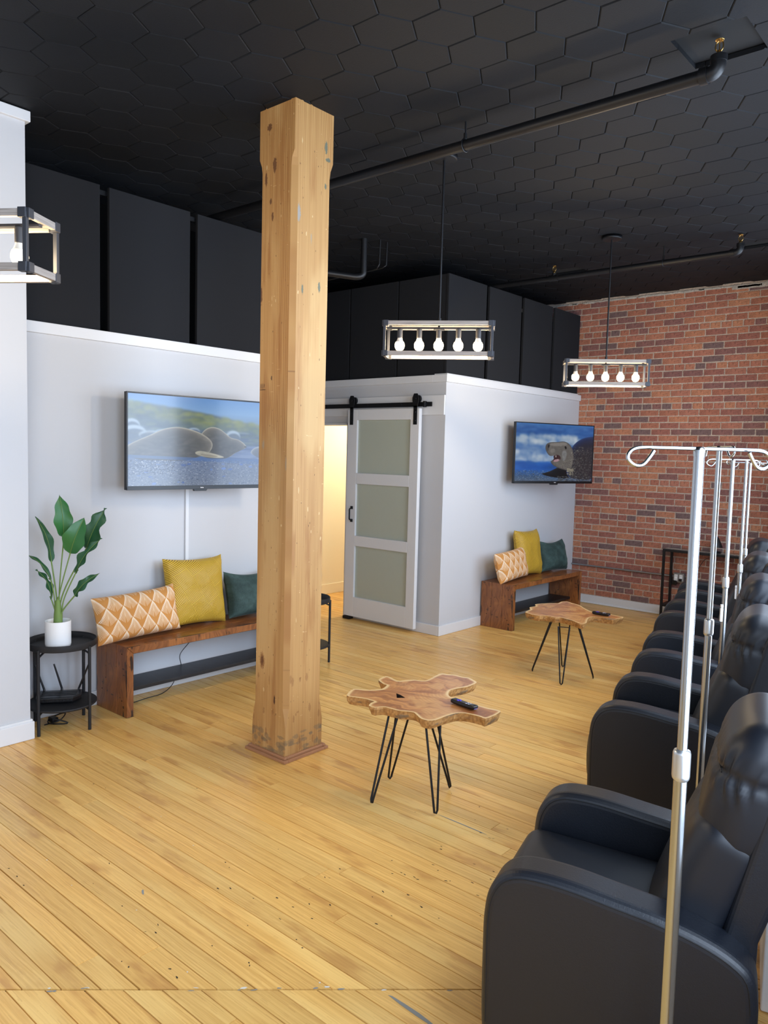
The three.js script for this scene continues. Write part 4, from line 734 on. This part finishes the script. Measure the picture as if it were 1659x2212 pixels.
// ---------------------------------------------------------------- live edge tables
function slabTable(label, at, outline, hole, feet, Y, group) {
  const o = thing('slab_table', label, 'table', [at[0], 0, at[1]], 0, group), n = outline.length, TH = 0.046;
  // smooth the traced outline
  const cv = new THREE.CatmullRomCurve3(outline.map(([x, z]) => V(x, 0, z)), true, 'catmullrom', 0.4), N = 150, P = cv.getPoints(N).slice(0, N).map((p) => [p.x, p.z]);
  const cx = P.reduce((s, p) => s + p[0], 0) / N, cz = P.reduce((s, p) => s + p[1], 0) / N;
  const xs = P.map((p) => p[0]), zs = P.map((p) => p[1]), x0 = Math.min(...xs), x1 = Math.max(...xs), z0 = Math.min(...zs), z1 = Math.max(...zs), w = x1 - x0, d = z1 - z0;
  const edge = (x, z) => { let m = 9; for (let i = 0; i < N; i++) { const a = P[i], b = P[(i + 1) % N], dx = b[0] - a[0], dz = b[1] - a[1], t = clamp(((x - a[0]) * dx + (z - a[1]) * dz) / (dx * dx + dz * dz + 1e-12)); m = Math.min(m, Math.hypot(x - a[0] - dx * t, z - a[1] - dz * t)); } return m; };
  const S = 320, gx = cx + 0.02, gz = cz + 0.06;
  const field = new Float32Array(S * S); for (let j = 0; j < S; j++) for (let i = 0; i < S; i++) field[j * S + i] = (i & 1) || (j & 1) ? -1 : edge(x0 + i / S * w, z0 + j / S * d);
  for (let j = 0; j < S; j++) for (let i = 0; i < S; i++) if (field[j * S + i] < 0) field[j * S + i] = field[(j & ~1) * S + (i & ~1)];
  const map = tex(S, S, (u, v) => {
    const i = Math.min(S - 1, Math.floor(u * S)), j = Math.min(S - 1, Math.floor(v * S)), e = field[j * S + i], x = x0 + u * w, z = z0 + v * d;
    const dx = x - gx, dz = z - gz, ang = Math.atan2(dz, dx), rad = Math.hypot(dx, dz), wob = fbm(x * 9 + 20, z * 9 + 20, 3);
    const rays = fbm(x * 5 + 30 + wob * 1.4, z * 42 + x * 16 + 9 + wob * 9, 4), rings = 0.5 + 0.5 * Math.sin((e + 0.03 * wob) * 330);
    let c = mix3([204, 140, 76], [138, 80, 40], clamp(rays * 1.9 - 0.5));
    c = mix3(c, [214, 160, 94], smooth(0.5, 0.75, fbm(x * 5 + 60 + wob * 2, z * 9 + wob * 3, 3)) * 0.75);
    c = mix3(c, [128, 74, 38], rings * 0.16);
    c = mix3(c, [226, 190, 132], smooth(0.02, 0.006, e + 0.014 * (wob - 0.5)));
    return c;
  });
  map.wrapS = map.wrapT = THREE.ClampToEdgeWrapping;
  const topMat = phys({ map, roughness: 0.4, clearcoat: 0.4, clearcoatRoughness: 0.22 });
  const shape = new THREE.Shape(P.map(([x, z]) => new THREE.Vector2(x, -z)));
  if (hole) shape.holes.push(new THREE.Path(hole.map(([x, z]) => new THREE.Vector2(x, -z))));
  const tg = new THREE.ShapeGeometry(shape, 1); { const p = tg.attributes.position, uv = []; for (let i = 0; i < p.count; i++) uv.push((p.getX(i) - x0) / w, (-p.getY(i) - z0) / d); tg.setAttribute('uv', new THREE.Float32BufferAttribute(uv, 2)); }
  tg.rotateX(-Math.PI / 2).translate(0, Y, 0);
  const slab = part('slab_top', tg, topMat, o);
  // live edge: leans inward towards the underside and is a little uneven
  const pos = [], uv = []; const lev = [[0, 0], [-0.002, 0.25], [-0.006, 0.6], [-0.016, 1]]; let run = 0; const runs = [0]; for (let i = 0; i < N; i++) { run += Math.hypot(P[(i + 1) % N][0] - P[i][0], P[(i + 1) % N][1] - P[i][1]); runs.push(run); }
  const nor2 = P.map((p, i) => { const a = P[(i + N - 1) % N], b = P[(i + 1) % N]; return [b[1] - a[1], -(b[0] - a[0])].map((v) => v / (Math.hypot(b[0] - a[0], b[1] - a[1]) || 1)); });
  let area = 0; for (let i = 0; i < N; i++) area += P[i][0] * P[(i + 1) % N][1] - P[(i + 1) % N][0] * P[i][1]; const sg = Math.sign(area);
  const at2 = (i, l) => { const [off, t] = lev[l], k = ((i % N) + N) % N, j = l ? 0.006 * (vn(k * 0.5 + 3, l * 3) - 0.5) : 0; return [P[k][0] + nor2[k][0] * sg * (off + j), Y - t * TH, P[k][1] + nor2[k][1] * sg * (off + j)]; };
  for (let i = 0; i < N; i++) for (let l = 0; l < 3; l++) { const a = at2(i, l), b = at2(i + 1, l), c = at2(i + 1, l + 1), e = at2(i, l + 1), q = sg > 0 ? [a, b, c, a, c, e] : [a, c, b, a, e, c]; for (const p of q) { pos.push(...p); uv.push((p === a || p === e) ? runs[i] : runs[i + 1], (p === a || p === b) ? lev[l][1] * TH : lev[l + 1][1] * TH); } }
  const eg = new THREE.BufferGeometry(); eg.setAttribute('position', new THREE.Float32BufferAttribute(pos, 3)); eg.setAttribute('uv', new THREE.Float32BufferAttribute(uv, 2)); eg.computeVertexNormals();
  part('live_edge', eg, M.bark, slab);
  part('underside', clean(new THREE.ShapeGeometry(new THREE.Shape(P.map((_, i) => { const q = at2(i, 3); return new THREE.Vector2(q[0], q[2]); })), 1).rotateX(Math.PI / 2).translate(0, Y - TH, 0)), M.bark, slab);
  if (hole) { const hp = []; hole.forEach((a, i) => { const b = hole[(i + 1) % hole.length]; for (const q of [[a[0], Y, a[1]], [b[0], Y, b[1]], [b[0], Y - 0.04, b[1]], [a[0], Y, a[1]], [b[0], Y - 0.04, b[1]], [a[0], Y - 0.04, a[1]]]) hp.push(...q); }); const hg = new THREE.BufferGeometry(); hg.setAttribute('position', new THREE.Float32BufferAttribute(hp, 3)); hg.computeVertexNormals(); part('crack', clean(hg), std({ color: 0x2b1d15, roughness: 0.9, side: THREE.DoubleSide }), slab); }
  const fx = feet.reduce((s, f) => s + f[0], 0) / 4, fz = feet.reduce((s, f) => s + f[1], 0) / 4, r = 0.0055;
  for (const [x, z, tx, tz] of feet) {
    const rx = x - fx, rz = z - fz, l = Math.hypot(rx, rz), T = V(tx ?? x - rx * 0.55, Y - TH, tz ?? z - rz * 0.55), tan = V(-rz / l, 0, rx / l), f = V(x, r, z), a = T.clone().addScaledVector(tan, 0.043), b = T.clone().addScaledVector(tan, -0.043);
    const up = (p) => f.clone().lerp(p, 0.06), path = new THREE.CurvePath(); const pa = f.clone().addScaledVector(tan, 0.009).setY(0.022), pb = f.clone().addScaledVector(tan, -0.009).setY(0.022);
    path.add(new THREE.LineCurve3(a, pa)); path.add(new THREE.CubicBezierCurve3(pa, pa.clone().setY(r - 0.002), pb.clone().setY(r - 0.002), pb)); path.add(new THREE.LineCurve3(pb, b));
    part('hairpin_leg', [new THREE.TubeGeometry(path, 60, r, 8, false), rbox(0.07, 0.003, 0.02, 0.001).rotateY(Math.atan2(-tan.z, tan.x)).translate(T.x, Y - TH - 0.002, T.z)], M.blackSteel, o);
  }
  return o;
}
M.bark = std({ map: scaled(tex(512, 64, (x, y) => { const g = fbm(x * 60, y * 4, 3, 60, 4), k = fbm(x * 9 + 3, y * 2, 3, 9, 2); let c = mix3([206, 158, 96], [150, 104, 58], clamp(g * 1.5 - 0.3)); if (k > 0.66) c = mix3(c, [112, 96, 82], smooth(0.66, 0.76, k) * 0.7); return c; }), 0.6, 0.05), roughness: 0.6, side: THREE.DoubleSide });
const T1 = [[-0.343, 0.112], [-0.394, 0.008], [-0.328, -0.038], [-0.29, -0.099], [-0.313, -0.17], [-0.338, -0.172], [-0.41, -0.212], [-0.428, -0.291], [-0.387, -0.294], [-0.325, -0.271], [-0.3, -0.311], [-0.272, -0.354], [-0.222, -0.377], [-0.222, -0.435], [-0.243, -0.555], [-0.204, -0.575], [-0.167, -0.597], [-0.112, -0.593], [-0.084, -0.607], [-0.043, -0.59], [0.003, -0.559], [0.012, -0.467], [-0.01, -0.397], [-0.017, -0.337], [0.021, -0.271], [0.07, -0.246], [0.153, -0.243], [0.225, -0.244], [0.282, -0.244], [0.355, -0.249], [0.361, -0.113], [0.315, -0.11], [0.252, -0.101], [0.219, -0.075], [0.208, -0.036], [0.204, 0.012], [0.202, 0.077], [0.181, 0.109], [0.137, 0.111], [0.083, 0.079], [0.059, 0.07], [0.023, 0.085], [-0.004, 0.101], [-0.042, 0.105], [-0.093, 0.111], [-0.116, 0.15], [-0.155, 0.15], [-0.177, 0.114], [-0.18, 0.082], [-0.205, 0.082], [-0.241, 0.083], [-0.286, 0.099]];
const T2 = [[-0.32, 0.047], [-0.345, -0.075], [-0.396, -0.154], [-0.385, -0.235], [-0.43, -0.305], [-0.409, -0.372], [-0.367, -0.448], [-0.321, -0.5], [-0.333, -0.583], [-0.304, -0.63], [-0.235, -0.597], [-0.155, -0.563], [-0.073, -0.48], [-0.005, -0.421], [0.049, -0.382], [0.129, -0.386], [0.202, -0.391], [0.315, -0.379], [0.318, -0.298], [0.289, -0.242], [0.194, -0.227], [0.147, -0.207], [0.139, -0.137], [0.167, -0.05], [0.212, 0.061], [0.177, 0.1], [0.099, 0.054], [0.03, 0.03], [-0.026, 0.015], [-0.057, 0.048], [-0.136, 0.045], [-0.173, 0.085], [-0.231, 0.087]];
slabTable('live edge wooden slab table on hairpin legs before the column', [-2.30, -2.93], T1, [[-0.187, -0.098], [-0.154, -0.093], [-0.106, -0.074], [-0.137, -0.042]], [[-0.076, 0.201, -0.075, 0.055], [0.215, 0.073, 0.125, -0.005], [-0.195, -0.075], [0.093, -0.207]], 0.46, 'live edge tables');
slabTable('live edge wooden slab table on hairpin legs nearer the brick wall', [-2.78, -5.42], T2, null, [[-0.217, 0.076], [0.125, 0.247], [-0.103, -0.214], [0.22, -0.088]], 0.46, 'live edge tables');
function remote(label, a, b) {
  const dx = b[0] - a[0], dz = b[1] - a[1], L = Math.hypot(dx, dz), o = thing('remote_control', label, 'remote', [(a[0] + b[0]) / 2, 0.4603, (a[1] + b[1]) / 2], Math.atan2(-dz, dx), 'television remotes');
  part('body', soft(L, 0.021, 0.042, 0.0095, (q) => { q.y += 0.003 * (q.x / (L / 2)) ** 2; }, 10).translate(0, 0.0115, 0), M.plastic, o);
  const purple = std({ color: 0x4a35c8, roughness: 0.4 }), grey = std({ color: 0xc8c8d4, roughness: 0.4 });
  part('direction_pad', [rbox(0.026, 0.003, 0.009, 0.001, -L * 0.22, 0.0225, 0), rbox(0.009, 0.003, 0.026, 0.001, -L * 0.22, 0.0225, 0)], purple, o);
  part('button', [[0.02, -0.008], [0.02, 0.008], [0.036, -0.008], [0.036, 0.008]].map(([x, z], i) => rbox(0.01, 0.002, 0.008, 0.001, x, 0.022, z)), grey, o);
  part('tag', rbox(0.002, 0.01, 0.024, 0.001, L / 2 - 0.002, 0.012, 0), std({ color: 0x8f7fe0, roughness: 0.5 }), o);
}
remote('black television remote on the slab table before the column', [-2.30 + 0.108, -2.93 - 0.187], [-2.30 + 0.262, -2.93 - 0.168]);
remote('black television remote on the slab table nearer the bricks', [-2.78 + 0.09, -5.42 - 0.305], [-2.78 + 0.232, -5.42 - 0.31]);

// ---------------------------------------------------------------- recliners; local x runs to the back, +z towards the viewer
const recliner = (() => {
  const o = thing('recliner', '', 'recliner', [0, 0, 0], 0, 'black leather recliners in a row');
  const prof = [[-0.03, 0.05], [-0.048, 0.2], [-0.052, 0.42], [-0.05, 0.5], [-0.04, 0.555], [-0.012, 0.603], [0.035, 0.63], [0.1, 0.637], [0.18, 0.634], [0.28, 0.622], [0.39, 0.608], [0.49, 0.585], [0.56, 0.555], [0.6, 0.515], [0.612, 0.44], [0.618, 0.05]];
  const sh = new THREE.Shape(); sh.moveTo(...prof[0]); sh.splineThru(prof.slice(1, 15).map(([x, y]) => new THREE.Vector2(x, y))); sh.lineTo(...prof[15]); sh.lineTo(...prof[0]);
  const rimAt = (z) => curve(prof.slice(1, 15).map(([x, y]) => V(x, y, z)));
  for (const s of [1, -1]) {
    const arm = part('arm', mergeVertices(extrude(sh, 0.118, 0.026, 5, 6).translate(0, 0, s * 0.262), 1e-4), M.leather, o);
    const seams = [];
    for (const e of [-1, 1]) seams.push(new THREE.TubeGeometry(curve(prof.slice(1, 15).map(([x, y], i, a) => { const p = a[Math.max(0, i - 1)], q = a[Math.min(a.length - 1, i + 1)], tx = q[0] - p[0], ty = q[1] - p[1], l = Math.hypot(tx, ty); return V(x + ty / l * 0.0165, y - tx / l * 0.0165, s * 0.262 + e * 0.0575); })), 60, 0.0017, 5));
    part('seam', seams, M.stitch, arm);
  }
  part('seat_cushion', soft(0.5, 0.17, 0.405, 0.05, (q) => { const e = (1 - (q.z / 0.2) ** 2) * (1 - (q.x / 0.26) ** 4); if (q.y > 0) q.y += 0.012 * Math.max(0, e); }).rotateZ(-0.05).translate(0.185, 0.423, 0), M.leather, o);
  const foot = part('footrest', [soft(0.09, 0.24, 0.405, 0.032, (q) => { if (q.x < 0) q.x -= 0.01 * (1 - (q.y / 0.12) ** 2); }, 10).translate(-0.03, 0.345, 0), soft(0.08, 0.2, 0.405, 0.03, (q) => { if (q.x < 0) q.x -= 0.012 * (1 - (q.y / 0.1) ** 2); }, 10).translate(-0.026, 0.14, 0)], M.leather, o);
  part('base', [rspan(0.02, 0.58, 0.06, 0.34, -0.2, 0.2, 0.01), ...[[0.04, -0.26], [0.04, 0.26], [0.56, -0.26], [0.56, 0.26]].map(([x, z]) => cyl(V(x, 0, z), V(x, 0.07, z), 0.018))], M.matteBlack, o);
  const fold = (q, y0, k, amp) => amp * Math.exp(-(((q.y - y0) / 0.04) ** 2)) * Math.sin(q.z * 95 + k + 3 * Math.sin(q.z * 23)) * smooth(-0.4, 0.5, -q.x / 0.08);
  const low = soft(0.17, 0.44, 0.445, 0.06, (q) => { if (q.x < 0) q.x -= 0.018 * (1 - (q.z / 0.22) ** 2) * (1 - (q.y / 0.22) ** 2); q.x -= fold(q, 0.17, 1, 0.0035); }, 26).rotateZ(-0.36).translate(0.475, 0.61, 0);
  part('back_cushion', low, M.leather, o);
  const head = soft(0.2, 0.375, 0.45, 0.085, (q) => {
    const t = q.y / 0.19, z = q.z / 0.225;
    if (q.x < 0) q.x -= 0.024 * (1 - z * z * 0.7) * (1 - t * t);
    q.x *= 1 - 0.12 * t; q.z *= 1 - 0.07 * t * t;
    const pin = Math.exp(-(((q.y - 0.05) / 0.011) ** 2)), k = 1 - 0.055 * pin; if (q.x < 0.06) { q.x = q.x * k; q.z *= 1 - 0.03 * pin; }
    // gathers that fan out from the cross seam and from the lower edge
    const g = (y0, w, a, ph) => a * Math.exp(-(((q.y - y0) / w) ** 2)) * (Math.sin((q.z + q.x * 1.3) * 120 + ph + 5 * vn(q.z * 18 + ph * 3, q.y * 9 + 5) + (q.y - y0) * 60 * Math.sin(q.z * 31 + ph))) * vn(q.z * 22 + ph * 7, q.x * 20 + ph);
    const d = g(0.025, 0.026, 0.0052, 1) + g(0.075, 0.03, 0.0034, 4) + g(-0.16, 0.035, 0.006, 2);
    q.x -= d; if (Math.abs(z) > 0.75) q.z += Math.sign(q.z) * d;
  }, 44).rotateZ(-0.17).translate(0.59, 0.882, 0);
  const hr = part('headrest', head, M.leather, o);
  part('seam', [tube([V(-0.105, 0.052, -0.2), V(-0.116, 0.05, -0.1), V(-0.119, 0.05, 0), V(-0.116, 0.05, 0.1), V(-0.105, 0.052, 0.2)].map((p) => p.applyAxisAngle(V(0, 0, 1), -0.17).add(V(0.597, 0.882, 0))), 0.0016, 30, 5)], M.stitch, hr);
  const shell = new THREE.Shape(); shell.moveTo(0.45, 0.34); shell.lineTo(0.512, 0.5); shell.lineTo(0.62, 0.97); shell.quadraticCurveTo(0.65, 1.05, 0.7, 1.03); shell.quadraticCurveTo(0.735, 1.0, 0.72, 0.93); shell.lineTo(0.605, 0.55); shell.lineTo(0.6, 0.2); shell.lineTo(0.5, 0.2);
  part('back_shell', mergeVertices(extrude(shell, 0.455, 0.018, 4), 1e-4), M.leather, o);
  part('recline_lever', rbox(0.02, 0.05, 0.006, 0.003, 0.59, 0.5, 0.206).rotateZ(0.02), M.plastic, o);
  return o;
})();
const SEATS = [[-1.09, -1.99, 'black recliner nearest the viewer at the bottom right corner'], [-1.488, -3.448, 'black recliner second from the viewer behind the wide gap'], [-1.754, -4.49, 'black recliner in the middle of the row of five'], [-2.09, -5.69, 'black recliner second from the brick wall'], [-2.35, -6.73, 'black recliner last in the row beside the console table']];
SEATS.forEach(([x, z, label], i) => { if (!i) { recliner.position.set(x, 0, z); recliner.rotation.y = SKEW; recliner.userData.label = label; } else copy(recliner, label, [x, 0, z], SKEW + [0, -0.03, 0.01, -0.015, 0.02][i]); });

// ---------------------------------------------------------------- drip stands
function dripStand(label, at, top, collar, turn, clip) {
  const o = thing('drip_stand', label, 'drip stand', [at[0], 0, at[1]], turn, 'chrome drip stands beside the recliners');
  part('lower_tube', cyl(V(0, 0.1, 0), V(0, collar, 0), 0.0125, 0.0125, 24), M.chrome, o);
  part('upper_tube', cyl(V(0, collar - 0.1, 0), V(0, top - 0.006, 0), 0.0095, 0.0095, 24), M.chrome, o);
  part('collar', lathe([[0.0096, 0.06], [0.0145, 0.058], [0.0165, 0.052], [0.0165, 0.01], [0.0155, 0.004], [0.0127, 0]], 24).translate(0, collar - 0.025, 0), M.satin, o);
  const hook = (s) => curve([V(0, top, 0), V(s * 0.07, top, 0), V(s * 0.112, top - 0.001, 0), V(s * 0.128, top - 0.009, 0), V(s * 0.131, top - 0.022, 0.002), V(s * 0.119, top - 0.033, 0.005), V(s * 0.105, top - 0.031, 0.007), V(s * 0.094, top - 0.017, 0.009), V(s * 0.087, top - 0.005, 0.01)], false, 0.5);
  for (const s of [-1, 1]) part('hook', [new THREE.TubeGeometry(hook(s), 48, 0.0036, 10)], M.chrome, o);
  part('cap', lathe([[0.0105, -0.014], [0.0105, -0.003], [0.008, 0.003], [0, 0.004]], 20).translate(0, top, 0), M.chrome, o);
  if (clip) part('clip', [rbox(0.014, 0.07, 0.012, 0.003, -0.014, collar - 0.16, 0.004), rbox(0.012, 0.016, 0.013, 0.002, -0.014, collar - 0.115, 0.0045)], [M.white, M.plastic][0], o);
  part('hub', lathe([[0.0127, 0.14], [0.024, 0.13], [0.03, 0.1], [0.03, 0.075], [0, 0.07]], 24), M.plastic, o);
  for (let k = 0; k < 5; k++) {
    const a = k * Math.PI * 0.4 + 0.3, c = Math.cos(a), s = Math.sin(a), leg = part('base_leg', tube([V(c * 0.02, 0.1, s * 0.02), V(c * 0.1, 0.085, s * 0.1), V(c * 0.19, 0.062, s * 0.19)], 0.009, 12, 8), M.plastic, o);
    part('caster', [cyl(V(c * 0.19 - s * 0.01, 0.025, s * 0.19 + c * 0.01), V(c * 0.19 + s * 0.01, 0.025, s * 0.19 - c * 0.01), 0.025, 0.025, 18), cyl(V(c * 0.19, 0.03, s * 0.19), V(c * 0.19, 0.066, s * 0.19), 0.006)], M.plastic, leg);
  }
}
dripStand('chrome drip stand in front of the nearest recliner', [-0.485, -1.44], 1.727, 1.13, 0.74, false);
dripStand('chrome drip stand between the first and second recliners', [-0.866, -2.77], 1.755, 1.12, -0.9, false);
dripStand('chrome drip stand between the second and middle recliners', [-1.2, -4.06], 1.715, 1.09, 0.7, true);
dripStand('chrome drip stand between the middle and fourth recliners', [-1.455, -5.2], 1.72, 1.02, -0.2, true);
dripStand('chrome drip stand between the last two recliners', [-1.75, -6.36], 1.70, 1.0, 0.5, true);

// ---------------------------------------------------------------- pipes and sprinklers
const headGeo = () => [lathe([[0, 0], [0.012, 0], [0.014, 0.004], [0.014, 0.014], [0.009, 0.018], [0.009, 0.024], [0, 0.024]], 12), ...[-1, 1].map((s) => tube([V(s * 0.007, 0.02, 0), V(s * 0.016, 0.034, 0), V(s * 0.014, 0.055, 0), V(s * 0.004, 0.066, 0)], 0.003, 12, 6)), cyl(V(0, 0.024, 0), V(0, 0.062, 0), 0.0025), lathe([[0, 0.066], [0.018, 0.066], [0.019, 0.069], [0.012, 0.072], [0, 0.072]], 14)];
function sprinklerPipe(label, y, z, x0, x1, r, heads, hangers) {
  const o = thing('sprinkler_pipe', label, 'pipe', [0, 0, 0]);
  part('pipe', cyl(V(x0, y, z), V(x1, y, z), r, r, 24), M.blackPipe, o);
  const e = 0.045;
  part('elbow', [tube(new THREE.CubicBezierCurve3(V(x1, y, z), V(x1 + e * 0.7, y, z), V(x1 + e, y + e * 0.3, z), V(x1 + e, y + e, z)), r * 1.12, 16, 20), cyl(V(x1 - 0.03, y, z), V(x1 + 0.004, y, z), r * 1.28, r * 1.28, 20), cyl(V(x1 + e, y + e - 0.004, z), V(x1 + e, y + e + 0.022, z), r * 1.22, r * 1.22, 20)], M.blackPipe, o);
  part('sprinkler_head', headGeo().map((g) => g.translate(x1 + e, y + e + 0.02, z)), M.brass, o);
  for (const x of heads) {
    part('tee', [cyl(V(x - 0.045, y, z), V(x + 0.045, y, z), r * 1.25, r * 1.25, 20), cyl(V(x, y, z), V(x, y + r * 1.9, z), r * 0.85, r * 0.85, 16)], M.blackPipe, o);
    part('sprinkler_head', headGeo().map((g) => g.translate(x, y + r * 1.8, z)), M.brass, o);
  }
  for (const x of hangers) part('hanger', [new THREE.TorusGeometry(r * 1.15, 0.004, 8, 24).rotateY(Math.PI / 2).translate(x, y, z), cyl(V(x, y + r, z), V(x, HC + 0.01, z), 0.005), rbox(0.012, 0.03, 0.02, 0.002, x, y + r + 0.02, z)], M.blackPipe, o);
}
sprinklerPipe('long black sprinkler pipe crossing the ceiling past the column', 3.385, -3.545, -4.85, -1.252, 0.029, [], [-2.535]);
sprinklerPipe('black sprinkler pipe under the ceiling near the brick wall', 3.37, -6.57, -4.5, -2.03, 0.024, [-3.63], [-2.6]);
{
  const o = thing('conduit_run', 'black pipe with upturned elbow and thin conduits above the passage', 'pipe');
  part('pipe', [cyl(V(-4.86, 3.222, -4.56), V(-4.6, 3.19, -4.86), 0.028, 0.028, 20), tube(new THREE.CubicBezierCurve3(V(-4.6, 3.19, -4.86), V(-4.56, 3.186, -4.905), V(-4.54, 3.2, -4.93), V(-4.54, 3.24, -4.93)), 0.029, 16, 18), cyl(V(-4.54, 3.235, -4.93), V(-4.54, HC + 0.02, -4.93), 0.027, 0.027, 20)], M.blackPipe, o);
  for (const [dz, dy] of [[0, 0], [0.09, -0.03]]) part('conduit', polyTube([V(-5.2, 3.27 + dy, -5.1 + dz), V(-4.5, 3.3 + dy, -5.13 + dz), V(-4.46, 3.31 + dy, -5.13 + dz), V(-4.455, HC + 0.02, -5.13 + dz)], 0.007, 8), M.blackPipe, o);
}

// ---------------------------------------------------------------- console table, desk lamp, outlet
{
  const x0 = -3.05, x1 = -2.02, z0 = -8.355, z1 = -8.1, Y = 0.762, o = thing('console_table', 'slim black metal console table with glass top against the bricks', 'console table', [x0, 0, z1]), b = 0.024, W = x1 - x0, D = z1 - z0;
  const bar = (ax, bx, ay, by, az, bz) => rspan(ax, bx, ay, by, az, bz, 0.002);
  for (const x of [0, W - b]) for (const z of [-b, -D]) part('leg', bar(x, x + b, 0, Y, z, z + b), M.blackSteel, o);
  for (const [y] of [[Y - b], [0.15]]) { for (const z of [-b, -D]) part('rail', bar(b, W - b, y, y + b, z, z + b), M.blackSteel, o); for (const x of [0, W - b]) part('rail', bar(x, x + b, y, y + b, -D + b, -b), M.blackSteel, o); }
  part('glass_top', span(b * 0.4, W - b * 0.4, Y, Y + 0.005, -D + 0.01, -0.01), M.smoked, o); part('lower_shelf', span(b, W - b, 0.168, 0.176, -D + b, -b), M.blackBoard, o);
}
{
  const o = thing('desk_lamp', 'small black cone shaded lamp on the console table', 'lamp', [-2.545, 0.767, -8.23]);
  part('base', lathe([[0, 0], [0.045, 0], [0.045, 0.01], [0.01, 0.014], [0.006, 0.03], [0.006, 0.07]], 24), M.matteBlack, o);
  part('shade', new THREE.LatheGeometry([[0.062, 0.055], [0.05, 0.085], [0.03, 0.13], [0.014, 0.16], [0, 0.165]].map(([x, y]) => new THREE.Vector2(x, y)), 32), std({ color: 0x15161a, roughness: 0.5, side: THREE.DoubleSide }), o);
  one('lamp_cord', tube([V(-2.6, 0.762, -8.34), V(-2.62, 0.7, -8.36), V(-2.7, 0.66, -8.372), V(-2.77, 0.55, -8.372), V(-2.86, 0.46, -8.372), V(-2.95, 0.42, -8.36)], 0.003, 40, 6), M.plastic, 'black lamp cord running down the bricks to the outlet', 'cord');
}
{
  const o = thing('wall_outlet', 'galvanized surface outlet box fed by a thin conduit', 'outlet', [-2.955, 0.438, -8.396]);
  part('box', rbox(0.115, 0.1, 0.05, 0.004, 0, 0, 0.025), M.galvanized, o);
  for (const x of [-0.027, 0.027]) { const f = part('receptacle', [rbox(0.034, 0.068, 0.004, 0.004, x, 0.0, 0.052)], M.white, o); part('slot', [0.018, -0.018].flatMap((y) => [-0.006, 0.006].map((q) => rbox(0.003, 0.009, 0.002, 0.0005, x + q, y, 0.0545))), M.plastic, f); }
  part('plug', [rbox(0.03, 0.028, 0.03, 0.004, 0.027, -0.02, 0.068), rbox(0.05, 0.05, 0.04, 0.006, -0.04, -0.055, 0.05)], M.plastic, o);
  part('conduit', [cyl(V(-1.3, 0.008, 0.016), V(-0.055, 0.008, 0.016), 0.0095, 0.0095, 14), cyl(V(-0.62, 0.008, 0.016), V(-0.56, 0.008, 0.016), 0.012, 0.012, 14), cyl(V(-0.08, 0.008, 0.016), V(-0.05, 0.008, 0.016), 0.0125, 0.0125, 14)], M.galvanized, o);
}
// low white heater casing at the window side, seen past the nearest recliner
{
  const g = [rspan(0.645, WALL_IN - 0.01, 0.0, 0.6, -0.37, -1.15, 0.006)].map((q) => clean(q).rotateY(SKEW).translate(ROW.x, 0, ROW.z));
  one('heater_casing', g, M.white, 'low white heater casing beyond the nearest recliner', 'heater');
}
scene.traverse((m) => { if (m.isMesh) lit(m); });
renderer.render(scene, camera);
